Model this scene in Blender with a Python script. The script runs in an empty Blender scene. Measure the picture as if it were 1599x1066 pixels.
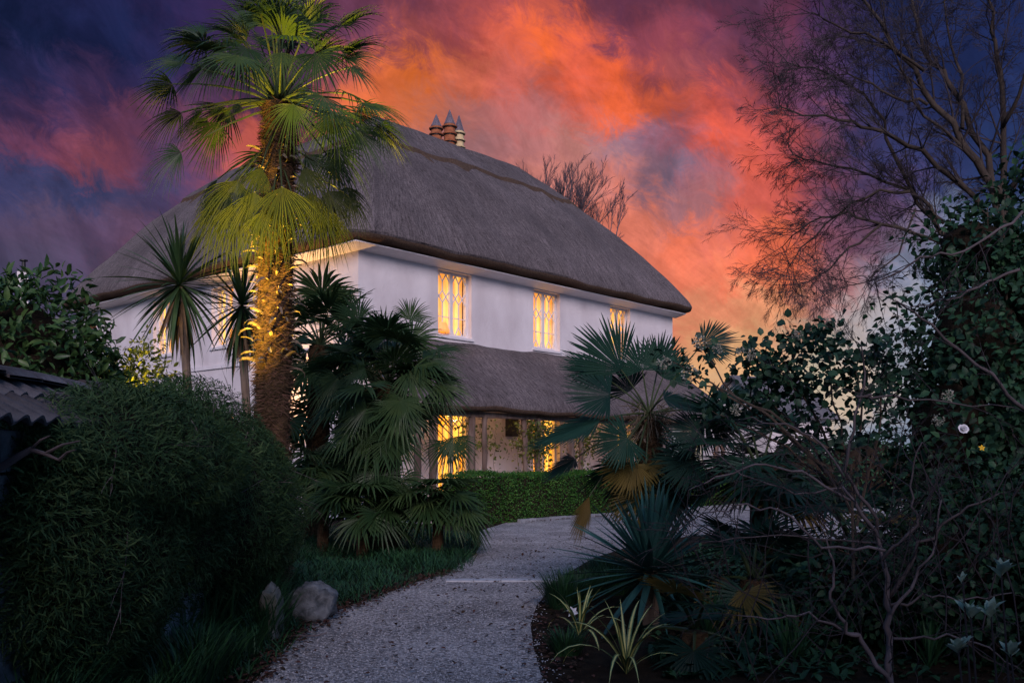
import bpy, math, random
import numpy as np
from mathutils import Vector, Matrix
random.seed(7); rng = np.random.default_rng(7)
PI = math.pi
scn = bpy.context.scene
COL = scn.collection
F = 1466.0; CX = 799.5; HY = 720.0; ZC = 1.5          # camera constants (photo pixels)

# ------------------------------------------------------------------ camera
cam = bpy.data.cameras.new('camera'); camo = bpy.data.objects.new('camera', cam); COL.objects.link(camo)
camo.location = (0, 0, ZC); camo.rotation_euler = (PI/2, 0, 0)
cam.sensor_width = 36; cam.lens = 36*F/1599; cam.shift_y = (HY-533)/1599
cam.clip_start = 0.05; cam.clip_end = 2000
scn.camera = camo

# ------------------------------------------------------------------ light
SUN_EL, SUN_AZ = math.radians(25), math.radians(175)     # soft dusk glow from behind the camera
sl = bpy.data.lights.new('sun', 'SUN'); so = bpy.data.objects.new('sun', sl); COL.objects.link(so)
sl.energy = 2.45; sl.angle = math.radians(24); sl.color = (1.0, 0.82, 0.90)
sd = Vector((math.sin(SUN_AZ)*math.cos(SUN_EL), math.cos(SUN_AZ)*math.cos(SUN_EL), math.sin(SUN_EL)))
so.rotation_euler = sd.to_track_quat('Z', 'Y').to_euler()

def lin(c):
    c = c/255.0
    return c/12.92 if c <= 0.04045 else ((c+0.055)/1.055)**2.4
def rgb(r, g, b): return (lin(r), lin(g), lin(b))

# ------------------------------------------------------------------ sky (world)
world = bpy.data.worlds.new('World'); scn.world = world; world.use_nodes = True
def build_sky():
    nt = world.node_tree; N = nt.nodes; L = nt.links; N.clear()
    def new(t, **k):
        n = N.new(t)
        for a, v in k.items(): setattr(n, a, v)
        return n
    def put(n, i, v):
        if hasattr(v, 'links') or isinstance(v, bpy.types.NodeSocket): L.new(v, n.inputs[i])
        elif v is not None: n.inputs[i].default_value = v
    def m(op, a, b=None):
        n = new('ShaderNodeMath', operation=op); put(n, 0, a); put(n, 1, b); return n.outputs[0]
    def vm(op, a, b=None, s=None):
        n = new('ShaderNodeVectorMath', operation=op); put(n, 0, a); put(n, 1, b)
        if s is not None: put(n, 3, s)
        return n.outputs['Value'] if op in ('DISTANCE', 'DOT_PRODUCT', 'LENGTH') else n.outputs[0]
    out = new('ShaderNodeOutputWorld'); bg = new('ShaderNodeBackground')
    tc = new('ShaderNodeTexCoord')
    sp = new('ShaderNodeSeparateXYZ'); L.new(tc.outputs['Generated'], sp.inputs[0])
    x, y, z = sp.outputs
    az = m('ARCTAN2', x, y); el = m('ARCSINE', z)
    cb = new('ShaderNodeCombineXYZ'); L.new(az, cb.inputs[0]); L.new(el, cb.inputs[1]); q = cb.outputs[0]
    def noise(vec, scale, detail, rough=0.55, dist=0.0):
        n = new('ShaderNodeTexNoise'); L.new(vec, n.inputs['Vector']); n.inputs['Scale'].default_value = scale
        n.inputs['Detail'].default_value = detail; n.inputs['Roughness'].default_value = rough
        n.inputs['Distortion'].default_value = dist; return n
    mp = new('ShaderNodeMapping', vector_type='TEXTURE'); L.new(q, mp.inputs[0]); mp.inputs['Rotation'].default_value = (0, 0, math.radians(-38)); mp.inputs['Scale'].default_value = (1.15, 0.80, 1)
    n1 = noise(mp.outputs[0], 9.0, 4, 0.6); n2 = noise(mp.outputs[0], 32.0, 9, 0.76, 0.7)
    w1 = vm('SCALE', vm('SUBTRACT', n1.outputs['Color'], (0.5,)*3), s=0.065)
    w2 = vm('SCALE', vm('SUBTRACT', n2.outputs['Color'], (0.5,)*3), s=0.095)
    qq = vm('MULTIPLY', vm('ADD', vm('ADD', q, w1), w2), (1, 1, 0))
    S = [  # photo position (x, y) and colour of the clouds seen there
    (40,30,26,30,58),(180,40,33,35,68),(60,120,50,42,76),(250,130,50,43,80),(120,170,84,52,84),(50,225,132,62,82),(150,222,160,74,86),(210,200,120,62,86),
    (320,160,100,58,86),(290,250,92,60,92),(100,290,60,62,96),(30,280,66,60,94),(200,320,80,68,102),(330,240,170,80,90),(380,240,210,98,92),
    (60,345,104,72,94),(200,350,120,74,94),(60,400,92,70,92),(300,20,66,42,78),(420,60,80,48,84),(590,20,92,56,94),(700,12,158,76,90),(760,20,190,86,86),
    (635,105,240,116,64),(600,150,228,112,80),(620,50,150,74,90),(720,60,170,80,90),(720,125,226,112,86),(650,170,228,120,92),(690,200,170,112,124),(755,200,166,112,128),
    (780,60,228,102,82),(850,50,244,108,72),(900,110,220,96,84),(790,110,196,96,96),(830,150,190,104,112),(770,165,184,108,118),(850,200,180,112,126),(950,40,118,62,92),(975,20,112,58,90),
    (915,80,232,100,76),(960,125,246,104,66),(1000,110,150,74,92),(1010,180,242,106,76),(1060,110,168,84,92),(1060,60,130,64,92),(1090,205,234,96,80),(1150,225,216,92,86),(1040,30,170,78,92),(1100,40,120,60,90),
    (1200,60,86,52,86),(1170,150,150,74,92),(1230,10,112,56,86),(1300,20,76,50,84),(960,235,150,112,138),(1030,250,90,88,130),(1012,262,96,92,132),(1046,240,98,92,132),(1038,268,92,90,130),(1000,245,120,96,132),(1000,225,128,100,136),(970,285,236,128,112),(915,260,192,122,126),(860,260,196,120,124),(985,335,246,126,104),
    (1020,290,196,120,122),(1055,300,150,106,130),(1050,375,246,122,100),(1100,330,160,108,128),(1080,270,120,96,130),(1130,410,244,120,102),(1000,410,244,132,116),(940,350,226,128,118),(1200,410,250,118,90),(1180,330,222,102,98),(1150,290,234,104,92),
    (1230,260,196,86,88),(1120,470,240,144,118),(1220,490,240,156,124),(1150,540,240,176,136),(1250,570,218,176,150),(1290,430,190,104,106),(1290,320,150,80,96),(1340,310,84,66,100),(1350,330,140,80,98),(1280,230,140,74,92),(1350,240,72,60,98),
    (1420,250,62,58,98),(1270,130,104,60,90),(1340,130,60,50,88),(1450,100,42,46,84),(1570,60,34,40,76),(1570,250,52,58,98),(1450,400,136,122,142),(1350,480,190,152,150),(1580,420,108,122,148),(1330,600,224,170,146),(1200,640,222,184,164),
    (250,-160,40,36,70),(700,-160,120,64,92),(1100,-160,92,56,88),(1500,-160,40,42,78),(-250,150,40,42,76),(-250,420,84,70,96),(1850,150,50,54,92),(1850,480,104,104,134),(1650,620,150,140,156),(100,600,120,90,104),(500,600,200,130,120)]
    # the observed clouds become 14 horizontal colour bands (ramps over azimuth) blended by elevation
    A0, A1 = -0.53, 0.53
    def sample(pa, pe):
        W = 1e-9; Cc = [0, 0, 0]
        for (a0, e0, sg, c) in SP:
            w = math.exp(-((pa-a0)**2+(pe-e0)**2)/sg**2); W += w
            for i in range(3): Cc[i] += w*c[i]
        return [x_/W for x_ in Cc]
    SP = []
    for (px, py, r, g, b) in S:
        if px < 340 or px > 1240: r, b = r*.88, b*1.06; g = g*1.03
        if 340 <= px <= 1240 and r < 200: b = b*.94; g = g*1.04
        if r > 200 and px < 1240: g = g*1.03+3
        a0 = math.atan((px-CX)/F); e0 = math.atan((HY-py)/F*math.cos(a0))
        SP.append((a0, e0, 0.021 if 0 < px < 1599 and 0 < py < 660 else 0.08, rgb(r, g, b)))
    sq = new('ShaderNodeSeparateXYZ'); L.new(qq, sq.inputs[0])
    fa = new('ShaderNodeMapRange'); fa.inputs['From Min'].default_value = A0; fa.inputs['From Max'].default_value = A1; L.new(sq.outputs[0], fa.inputs['Value'])
    rows = [0.02+0.034*i for i in range(16)]; col = None
    for ri, e_ in enumerate(rows):
        rp = new('ShaderNodeValToRGB'); L.new(fa.outputs[0], rp.inputs[0]); els = rp.color_ramp.elements
        K = 31
        for k in range(K):
            pa = A0+(A1-A0)*k/(K-1)
            el_ = els[0] if k == 0 else (els[1] if k == K-1 else None)
            if el_ is None: continue
            el_.position = k/(K-1); el_.color = (*sample(pa, e_), 1)
        for k in range(1, K-1):
            el_ = els.new(k/(K-1)); el_.color = (*sample(A0+(A1-A0)*k/(K-1), e_), 1)
        if col is None: col = rp.outputs[0]
        else:
            mr = new('ShaderNodeMapRange', interpolation_type='SMOOTHSTEP'); L.new(sq.outputs[1], mr.inputs['Value'])
            mr.inputs['From Min'].default_value = rows[ri-1]; mr.inputs['From Max'].default_value = e_
            mx = new('ShaderNodeMix', data_type='RGBA'); L.new(mr.outputs[0], mx.inputs['Factor']); L.new(col, mx.inputs[6]); L.new(rp.outputs[0], mx.inputs[7]); col = mx.outputs[2]
    # the rest of the dusk sky: physical twilight plus a violet glow that fades upward
    nish = new('ShaderNodeTexSky', sky_type='NISHITA', sun_disc=False, sun_elevation=SUN_EL, sun_rotation=SUN_AZ)
    rest = vm('ADD', vm('SCALE', nish.outputs[0], s=0.010), (0.100, 0.190, 0.400))
    aw = m('ABSOLUTE', az)
    fr = new('ShaderNodeMapRange', interpolation_type='SMOOTHSTEP'); L.new(aw, fr.inputs['Value']); fr.inputs['From Min'].default_value = 0.56; fr.inputs['From Max'].default_value = 1.3
    fu = new('ShaderNodeMapRange', interpolation_type='SMOOTHSTEP'); L.new(el, fu.inputs['Value']); fu.inputs['From Min'].default_value = 0.52; fu.inputs['From Max'].default_value = 1.0
    mx = new('ShaderNodeMix', data_type='RGBA'); L.new(m('MAXIMUM', fr.outputs[0], fu.outputs[0]), mx.inputs['Factor']); L.new(col, mx.inputs[6]); L.new(rest, mx.inputs[7]); col = mx.outputs[2]
    n3 = noise(mp.outputs[0], 14.0, 11, 0.72, 1.2)
    f = m('ADD', m('MULTIPLY', n3.outputs['Fac'], 1.0), 0.47)
    n4 = noise(mp.outputs[0], 7.5, 13, 0.62, 0.5); e4 = new('ShaderNodeMapRange', interpolation_type='SMOOTHSTEP'); L.new(n4.outputs['Fac'], e4.inputs['Value'])
    e4.inputs['From Min'].default_value = .43; e4.inputs['From Max'].default_value = .58; e4.inputs['To Min'].default_value = .80; e4.inputs['To Max'].default_value = 1.12
    col = vm('SCALE', col, s=m('MULTIPLY', f, e4.outputs[0]))
    hs = new('ShaderNodeHueSaturation'); L.new(col, hs.inputs['Color']); hs.inputs['Saturation'].default_value = 1.03; hs.inputs['Value'].default_value = 1.0; col = hs.outputs[0]
    L.new(col, bg.inputs['Color']); bg.inputs['Strength'].default_value = 1.0
    L.new(bg.outputs[0], out.inputs[0])
build_sky()
scn.view_settings.view_transform = 'Standard'; scn.view_settings.look = 'None'
scn.view_settings.exposure = 0; scn.view_settings.gamma = 1; scn.view_settings.use_curve_mapping = False

# ------------------------------------------------------------------ helpers
def P(px, py, Y): return Vector(((px-CX)/F*Y, Y, ZC-(py-HY)/F*Y))
def G(px, py):
    Y = ZC*F/(py-HY); return Vector(((px-CX)/F*Y, Y, 0))
def V3(*a): return Vector(a)

def thing(name, label, cat, loc=(0, 0, 0), group=None, rz=0):
    o = bpy.data.objects.new(name, None); COL.objects.link(o); o.location = loc; o.rotation_euler.z = rz
    o.empty_display_size = 0.2
    return tag(o, label, cat, group)
def tag(o, label=None, cat=None, group=None, kind=None):
    if label: o['label'] = label
    if cat: o['category'] = cat
    if group: o['group'] = group
    if kind: o['kind'] = kind
    return o
def link(name, me, parent=None, kind=None, label=None):
    o = bpy.data.objects.new(name, me); COL.objects.link(o)
    if parent is not None: o.parent = parent
    if kind: o['kind'] = kind
    if label: o['label'] = label
    return o
def mesh_np(name, V, faces, mats, smooth=False, mi=None, uv=None):
    """V (n,3); faces: int array (m,k) or list of such arrays with different k"""
    me = bpy.data.meshes.new(name); V = np.asarray(V, dtype=np.float32)
    if not isinstance(faces, list): faces = [faces]
    faces = [np.asarray(f, dtype=np.int32) for f in faces if len(f)]
    loops = np.concatenate([f.ravel() for f in faces]); tot = np.concatenate([np.full(len(f), f.shape[1], np.int32) for f in faces])
    st = np.concatenate([[0], np.cumsum(tot)[:-1]]).astype(np.int32)
    me.vertices.add(len(V)); me.vertices.foreach_set('co', V.ravel())
    me.loops.add(len(loops)); me.loops.foreach_set('vertex_index', loops)
    me.polygons.add(len(tot)); me.polygons.foreach_set('loop_start', st); me.polygons.foreach_set('loop_total', tot)
    if mi is not None: me.polygons.foreach_set('material_index', np.asarray(mi, np.int32))
    if smooth: me.polygons.foreach_set('use_smooth', np.ones(len(tot), bool))
    for mt in (mats if isinstance(mats, (list, tuple)) else [mats]): me.materials.append(mt)
    if uv is not None:
        l = me.uv_layers.new(name='UVMap'); l.data.foreach_set('uv', np.asarray(uv, np.float32)[loops].ravel())
    me.update(calc_edges=True); me.validate()
    return me

class MB:
    def __init__(s): s.v = []; s.f = []; s.m = []; s.uv = []; s.mat = 0
    def add(s, vs, fs, uvs=None):
        o = len(s.v); s.v += [tuple(p) for p in vs]; s.f += [tuple(i+o for i in f) for f in fs]; s.m += [s.mat]*len(fs)
        s.uv += list(uvs) if uvs else [(0, 0)]*len(vs)
    def box(s, lo, hi):
        x0, y0, z0 = lo; x1, y1, z1 = hi
        s.add([(x0,y0,z0),(x1,y0,z0),(x1,y1,z0),(x0,y1,z0),(x0,y0,z1),(x1,y0,z1),(x1,y1,z1),(x0,y1,z1)],
              [(0,3,2,1),(4,5,6,7),(0,1,5,4),(1,2,6,5),(2,3,7,6),(3,0,4,7)])
    def bar(s, a, b, w, d, up=(0, 0, 1)):
        a = Vector(a); b = Vector(b); t = (b-a).normalized(); u = Vector(up)
        if abs(t.dot(u)) > .95: u = Vector((1, 0, 0))
        x = t.cross(u).normalized(); y = x.cross(t)
        vs = [p + x*(i*w/2) + y*(j*d/2) for p in (a, b) for i, j in ((-1,-1),(1,-1),(1,1),(-1,1))]
        s.add(vs, [(0,1,2,3),(7,6,5,4),(0,4,5,1),(1,5,6,2),(2,6,7,3),(3,7,4,0)])
    def tube(s, pts, rad, n=6, cap=True, jit=0.0):
        pts = [Vector(p) for p in pts]; k = len(pts)
        if not hasattr(rad, '__len__'): rad = [rad]*k
        ref = None; vs = []; uvs = []
        for i, p in enumerate(pts):
            t = (pts[min(i+1, k-1)]-pts[max(i-1, 0)])
            if t.length < 1e-9: t = Vector((0, 0, 1))
            t.normalize()
            if ref is None: ref = t.orthogonal().normalized()
            ref = (ref - t*ref.dot(t))
            if ref.length < 1e-6: ref = t.orthogonal()
            ref.normalize(); b = t.cross(ref)
            for j in range(n):
                a = 2*PI*j/n; r = rad[i]*(1+random.uniform(-jit, jit))
                vs.append(p + ref*(math.cos(a)*r) + b*(math.sin(a)*r)); uvs.append((j/n, i/(k-1)))
        fs = [(i*n+j, i*n+(j+1) % n, (i+1)*n+(j+1) % n, (i+1)*n+j) for i in range(k-1) for j in range(n)]
        if cap: fs += [tuple(range(n-1, -1, -1)), tuple((k-1)*n+j for j in range(n))]
        s.add(vs, fs, uvs)
    def lathe(s, prof, n=16, c=(0, 0, 0)):
        vs = [(c[0]+r*math.cos(2*PI*j/n), c[1]+r*math.sin(2*PI*j/n), c[2]+z) for r, z in prof for j in range(n)]
        fs = [(i*n+j, i*n+(j+1) % n, (i+1)*n+(j+1) % n, (i+1)*n+j) for i in range(len(prof)-1) for j in range(n)]
        fs += [tuple(range(n-1, -1, -1)), tuple((len(prof)-1)*n+j for j in range(n))]
        s.add(vs, fs)
    def mesh(s, name, mats, smooth=False):
        me = bpy.data.meshes.new(name); me.from_pydata(s.v, [], s.f)
        for mt in (mats if isinstance(mats, (list, tuple)) else [mats]): me.materials.append(mt)
        me.polygons.foreach_set('material_index', s.m)
        if smooth: me.polygons.foreach_set('use_smooth', [True]*len(s.f))
        l = me.uv_layers.new(name='UVMap'); li = np.zeros(len(me.loops), np.int32); me.loops.foreach_get('vertex_index', li)
        l.data.foreach_set('uv', np.asarray(s.uv, np.float32)[li].ravel()); me.update(); return me
    def build(s, name, mats, parent=None, smooth=False, kind=None, label=None):
        return link(name, s.mesh(name, mats, smooth), parent, kind, label)

# ------------------------------------------------------------------ materials
def mat(name, color, rough=0.7, var=None, scale=8.0, bump=0.0, bscale=30.0, spec=0.3, island=0.0, objr=0.0, transl=0.0, stretch=None, detail=6, coord='Object', metal=0.0):
    """principled; var = second colour mixed by noise; island / objr = brightness variation per mesh island / per object"""
    m = bpy.data.materials.new(name); m.use_nodes = True; nt = m.node_tree; N = nt.nodes; L = nt.links
    b = N['Principled BSDF']; b.inputs['Roughness'].default_value = rough; b.inputs['Specular IOR Level'].default_value = spec; b.inputs['Metallic'].default_value = metal
    tc = N.new('ShaderNodeTexCoord'); vec = tc.outputs[coord]
    if stretch:
        mp = N.new('ShaderNodeMapping'); mp.inputs['Scale'].default_value = stretch; L.new(vec, mp.inputs[0]); vec = mp.outputs[0]
    c = None
    if var:
        n = N.new('ShaderNodeTexNoise'); n.inputs['Scale'].default_value = scale; n.inputs['Detail'].default_value = detail; L.new(vec, n.inputs['Vector'])
        r = N.new('ShaderNodeValToRGB'); r.color_ramp.elements[0].position = .35; r.color_ramp.elements[1].position = .65
        r.color_ramp.elements[0].color = (*color, 1); r.color_ramp.elements[1].color = (*var, 1); L.new(n.outputs['Fac'], r.inputs[0]); c = r.outputs[0]
    else:
        k = N.new('ShaderNodeRGB'); k.outputs[0].default_value = (*color, 1); c = k.outputs[0]
    for amt, src in ((island, 'g'), (objr, 'o')):
        if amt:
            s_ = N.new('ShaderNodeNewGeometry').outputs['Random Per Island'] if src == 'g' else N.new('ShaderNodeObjectInfo').outputs['Random']
            mr = N.new('ShaderNodeMapRange'); mr.inputs['To Min'].default_value = 1-amt; mr.inputs['To Max'].default_value = 1+amt; L.new(s_, mr.inputs['Value'])
            hs = N.new('ShaderNodeHueSaturation'); L.new(c, hs.inputs['Color']); L.new(mr.outputs[0], hs.inputs['Value'])
            h2 = N.new('ShaderNodeMapRange'); h2.inputs['To Min'].default_value = 0.5+0.05*amt; h2.inputs['To Max'].default_value = 0.5-0.05*amt; L.new(s_, h2.inputs['Value']); L.new(h2.outputs[0], hs.inputs['Hue'])
            c = hs.outputs[0]
    L.new(c, b.inputs['Base Color'])
    if bump:
        n = N.new('ShaderNodeTexNoise'); n.inputs['Scale'].default_value = bscale; n.inputs['Detail'].default_value = 8; n.inputs['Roughness'].default_value = .65; L.new(vec, n.inputs['Vector'])
        bp = N.new('ShaderNodeBump'); bp.inputs['Strength'].default_value = bump; bp.inputs['Distance'].default_value = .03; L.new(n.outputs['Fac'], bp.inputs['Height']); L.new(bp.outputs[0], b.inputs['Normal'])
    if transl:
        t = N.new('ShaderNodeBsdfTranslucent'); L.new(c, t.inputs['Color']); mx = N.new('ShaderNodeMixShader'); mx.inputs[0].default_value = transl
        L.new(b.outputs[0], mx.inputs[1]); L.new(t.outputs[0], mx.inputs[2]); L.new(mx.outputs[0], N['Material Output'].inputs[0])
    return m

M = {}
M['render'] = mat('white_render', (.80, .76, .76), .9, (.62, .57, .57), .8, .6, 14, .08, stretch=(1, 1, .6), detail=9)
M['white_wood'] = mat('white_paint', (.80, .76, .76), .5, (.74, .70, .70), 6, .08, 40)
M['thatch'] = None
M['soil'] = mat('soil', (.018, .013, .010), .95, (.035, .026, .018), 5, .8, 25, .05)
M['lawn'] = mat('lawn', (.03, .055, .015), .9, (.05, .08, .02), 2, .6, 60, .05)
M['palm'] = mat('palm_leaf', (.026, .062, .022), .45, (.042, .080, .026), 5, 0, 1, .28, objr=.35, transl=.22)
M['palm_low'] = mat('palm_leaf_older_lamplit', (.052, .078, .018), .5, (.076, .096, .022), 5, 0, 1, .28, objr=.3, transl=.42)  # older skirt leaves, yellowed further to put the floodlight's glow into the colour
M['palm_blue'] = mat('palm_leaf_stiff', (.009, .035, .025), .5, (.015, .047, .031), 5, 0, 1, .16, objr=.3, transl=.12)
M['palm_old'] = mat('palm_leaf_yellowing', (.115, .085, .018), .5, (.17, .12, .03), 6, 0, 1, .3, objr=.25, transl=.2)
M['petiole'] = mat('palm_stalk', (.035, .060, .022), .5, (.055, .070, .028), 8)
M['boot'] = mat('old_leaf_base', (.12, .09, .06), .8, (.22, .175, .13), 14, .4, 40, objr=.3)
M['fibre'] = mat('trunk_fibre', (.060, .036, .020), .95, (.12, .075, .042), 9, .9, 45, .05, stretch=(1, 1, 3.0))
M['fibre_strand'] = mat('fibre_strand', (.085, .055, .034), .95, None, island=.75, spec=.05)
M['cordy'] = mat('cabbage_palm_leaf', (.040, .085, .030), .4, (.06, .11, .035), 4, 0, 1, .4, objr=.35, transl=.2)
M['cordy_dead'] = mat('cabbage_palm_dead_leaf', (.16, .10, .05), .8, (.22, .15, .08), 6, objr=.3)
M['yucca'] = mat('yucca_blade', (.024, .085, .078), .42, (.036, .110, .092), 3, 0, 1, .3, objr=.35)
M['cbark'] = mat('cabbage_palm_bark', (.14, .10, .075), .9, (.22, .17, .13), 10, .7, 30, stretch=(1, 1, .3))
M['bark'] = mat('bark', (.075, .052, .038), .9, (.13, .10, .075), 9, .6, 30, stretch=(1, 1, .3))
M['darkbark'] = mat('dark_bark', (.034, .026, .022), .9, (.060, .046, .036), 9, .6, 30, stretch=(1, 1, .3))
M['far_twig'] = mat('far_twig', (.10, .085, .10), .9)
M['twig'] = mat('twig', (.036, .029, .032), .85, None, island=.3)
M['greytwig'] = mat('grey_twig', (.085, .066, .066), .85, (.15, .12, .125), 9, island=.35)
M['laurel'] = mat('laurel_leaf', (.032, .082, .024), .42, (.050, .108, .030), 3, 0, 1, .35, island=.4, objr=.4, transl=.18)
M['ever'] = mat('evergreen_leaf', (.013, .042, .024), .5, (.022, .058, .030), 3, 0, 1, .18, island=.4, objr=.4, transl=.1)
M['ivy'] = mat('ivy_leaf', (.018, .056, .034), .48, (.028, .070, .038), 3, 0, 1, .22, island=.4, objr=.4, transl=.1)
M['shrub'] = mat('feathery_leaf', (.030, .072, .024), .65, (.052, .098, .034), .8, 0, 1, .2, island=.45, transl=.15)
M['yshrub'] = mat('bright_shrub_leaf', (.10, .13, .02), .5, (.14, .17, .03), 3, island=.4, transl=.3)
M['box'] = mat('box_leaf', (.026, .100, .012), .55, (.045, .145, .020), 2, 0, 1, .3, island=.45, transl=.15)
M['grass'] = mat('grass_blade', (.018, .066, .030), .5, (.030, .088, .034), 3, 0, 1, .3, island=.45, transl=.15)
M['pale'] = mat('downy_young_leaf', (.26, .36, .27), .6, (.34, .44, .34), 6, objr=.25, transl=.2)
M['flower'] = mat('cream_flower_head', (.30, .30, .22), .8, (.42, .40, .32), 30, island=.4)
M['white_petal'] = mat('white_petal', (.78, .78, .80), .6)
M['yellow_petal'] = mat('yellow_petal', (.85, .52, .03), .6)
M['rose'] = mat('climbing_rose_leaf', (.09, .12, .025), .5, (.14, .16, .03), 4, island=.4, transl=.3)
M['stone'] = mat('weathered_stone', (.08, .088, .095), .95, (.27, .285, .30), 9, 1.0, 18, .15, objr=.2)
M['mossy'] = mat('mossy_stone', (.10, .11, .07), .95, (.26, .255, .245), 5, .9, 18, .1)
M['block'] = mat('wall_stone', (.07, .085, .10), .95, (.30, .33, .37), 7, 1.0, 22, .1, objr=.2)
M['mortar'] = mat('wall_core', (.12, .11, .10), .95, (.18, .17, .16), 8, .6, 30)
M['tile'] = mat('clay_tile', (.085, .070, .072), .8, (.18, .17, .18), 6, .5, 25, .2, objr=.3)
M['terracotta'] = mat('terracotta', (.26, .085, .04), .85, (.40, .14, .06), 8, .2, 30)
M['creampot'] = mat('cream_clay', (.60, .46, .24), .75, (.70, .56, .32), 8, .2, 30)
M['dark'] = mat('dark_metal', (.02, .02, .022), .5)
M['wire'] = mat('wire_mesh', (.14, .12, .16), .5, None, metal=.6)
M['glasscap'] = mat('grey_cap', (.13, .11, .14), .6, (.20, .17, .20), 10)
M['post'] = mat('rustic_post', (.105, .070, .055), .9, (.19, .14, .115), 8, .8, 25, stretch=(1, 1, .25))
M['litter'] = mat('dead_leaf', (.070, .034, .022), .85, None, island=.5)
M['slate'] = mat('slate', (.10, .10, .11), .8, (.16, .15, .16), 4, .3)
M['kerb'] = mat('kerb_stone', (.19, .20, .22), .85, (.27, .28, .30), 6, .6, 20, objr=.15)
M['pale_stone'] = mat('pale_stone', (.42, .44, .48), .85, (.56, .58, .62), 8, .5, 20)
M['brick'] = mat('brick', (.28, .11, .06), .85, (.36, .16, .09), 8, .4)

def thatch_mat():
    m = bpy.data.materials.new('thatch'); m.use_nodes = True; N = m.node_tree.nodes; L = m.node_tree.links; b = N['Principled BSDF']
    b.inputs['Roughness'].default_value = .95; b.inputs['Specular IOR Level'].default_value = .08
    uv = N.new('ShaderNodeTexCoord')
    mp = N.new('ShaderNodeMapping'); mp.inputs['Scale'].default_value = (9, 1.1, 1); L.new(uv.outputs['UV'], mp.inputs[0])
    n1 = N.new('ShaderNodeTexNoise'); n1.inputs['Scale'].default_value = 2.2; n1.inputs['Detail'].default_value = 9; n1.inputs['Roughness'].default_value = .7; L.new(mp.outputs[0], n1.inputs['Vector'])
    n2 = N.new('ShaderNodeTexNoise'); n2.inputs['Scale'].default_value = 19; n2.inputs['Detail'].default_value = 6; n2.inputs['Roughness'].default_value = .85; L.new(uv.outputs['Object'], n2.inputs['Vector'])
    n3 = N.new('ShaderNodeTexNoise'); n3.inputs['Scale'].default_value = .45; n3.inputs['Detail'].default_value = 4; L.new(uv.outputs['Object'], n3.inputs['Vector'])
    r = N.new('ShaderNodeValToRGB'); e = r.color_ramp.elements; e[0].position = .41; e[1].position = .60
    e[0].color = (.052, .044, .044, 1); e[1].color = (.235, .198, .198, 1)
    mx = N.new('ShaderNodeMath'); mx.operation = 'ADD'; L.new(n1.outputs['Fac'], mx.inputs[0]); L.new(n2.outputs['Fac'], mx.inputs[1])
    ml = N.new('ShaderNodeMath'); ml.operation = 'MULTIPLY'; ml.inputs[1].default_value = .5; L.new(mx.outputs[0], ml.inputs[0]); L.new(ml.outputs[0], r.inputs[0])
    mr = N.new('ShaderNodeMapRange'); mr.inputs['From Min'].default_value = .3; mr.inputs['From Max'].default_value = .7; mr.inputs['To Min'].default_value = .75; mr.inputs['To Max'].default_value = 1.2; L.new(n3.outputs['Fac'], mr.inputs['Value'])
    hs = N.new('ShaderNodeHueSaturation'); L.new(r.outputs[0], hs.inputs['Color']); L.new(mr.outputs[0], hs.inputs['Value']); L.new(hs.outputs[0], b.inputs['Base Color'])
    bp = N.new('ShaderNodeBump'); bp.inputs['Strength'].default_value = .9; bp.inputs['Distance'].default_value = .05; L.new(ml.outputs[0], bp.inputs['Height']); L.new(bp.outputs[0], b.inputs['Normal'])
    return m
M['thatch'] = thatch_mat()
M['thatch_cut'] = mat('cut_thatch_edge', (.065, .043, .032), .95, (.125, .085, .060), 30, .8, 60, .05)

def gravel_mat():
    m = bpy.data.materials.new('gravel'); m.use_nodes = True; N = m.node_tree.nodes; L = m.node_tree.links; b = N['Principled BSDF']
    b.inputs['Roughness'].default_value = .85; b.inputs['Specular IOR Level'].default_value = .15
    tc = N.new('ShaderNodeTexCoord')
    v = N.new('ShaderNodeTexVoronoi'); v.inputs['Scale'].default_value = 48; L.new(tc.outputs['Object'], v.inputs['Vector'])
    sp = N.new('ShaderNodeSeparateColor'); L.new(v.outputs['Color'], sp.inputs[0])
    r = N.new('ShaderNodeValToRGB'); r.color_ramp.elements[0].color = (.13, .126, .13, 1); r.color_ramp.elements[1].color = (.62, .595, .595, 1)
    e = r.color_ramp.elements.new(.55); e.color = (.36, .343, .34, 1); L.new(sp.outputs[0], r.inputs[0])
    n = N.new('ShaderNodeTexNoise'); n.inputs['Scale'].default_value = .9; n.inputs['Detail'].default_value = 7; n.inputs['Roughness'].default_value = .65; L.new(tc.outputs['Object'], n.inputs['Vector'])
    mr = N.new('ShaderNodeMapRange'); mr.inputs['From Min'].default_value = .3; mr.inputs['From Max'].default_value = .7; mr.inputs['To Min'].default_value = .55; mr.inputs['To Max'].default_value = 1.25; L.new(n.outputs['Fac'], mr.inputs['Value'])
    hs = N.new('ShaderNodeHueSaturation'); L.new(r.outputs[0], hs.inputs['Color']); L.new(mr.outputs[0], hs.inputs['Value']); L.new(hs.outputs[0], b.inputs['Base Color'])
    bp = N.new('ShaderNodeBump'); bp.invert = True; bp.inputs['Strength'].default_value = 1; bp.inputs['Distance'].default_value = .012; L.new(v.outputs['Distance'], bp.inputs['Height']); L.new(bp.outputs[0], b.inputs['Normal'])
    return m
M['gravel'] = gravel_mat()
M['pebble'] = mat('pebble', (.42, .40, .405), .8, None, island=.55)

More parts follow.
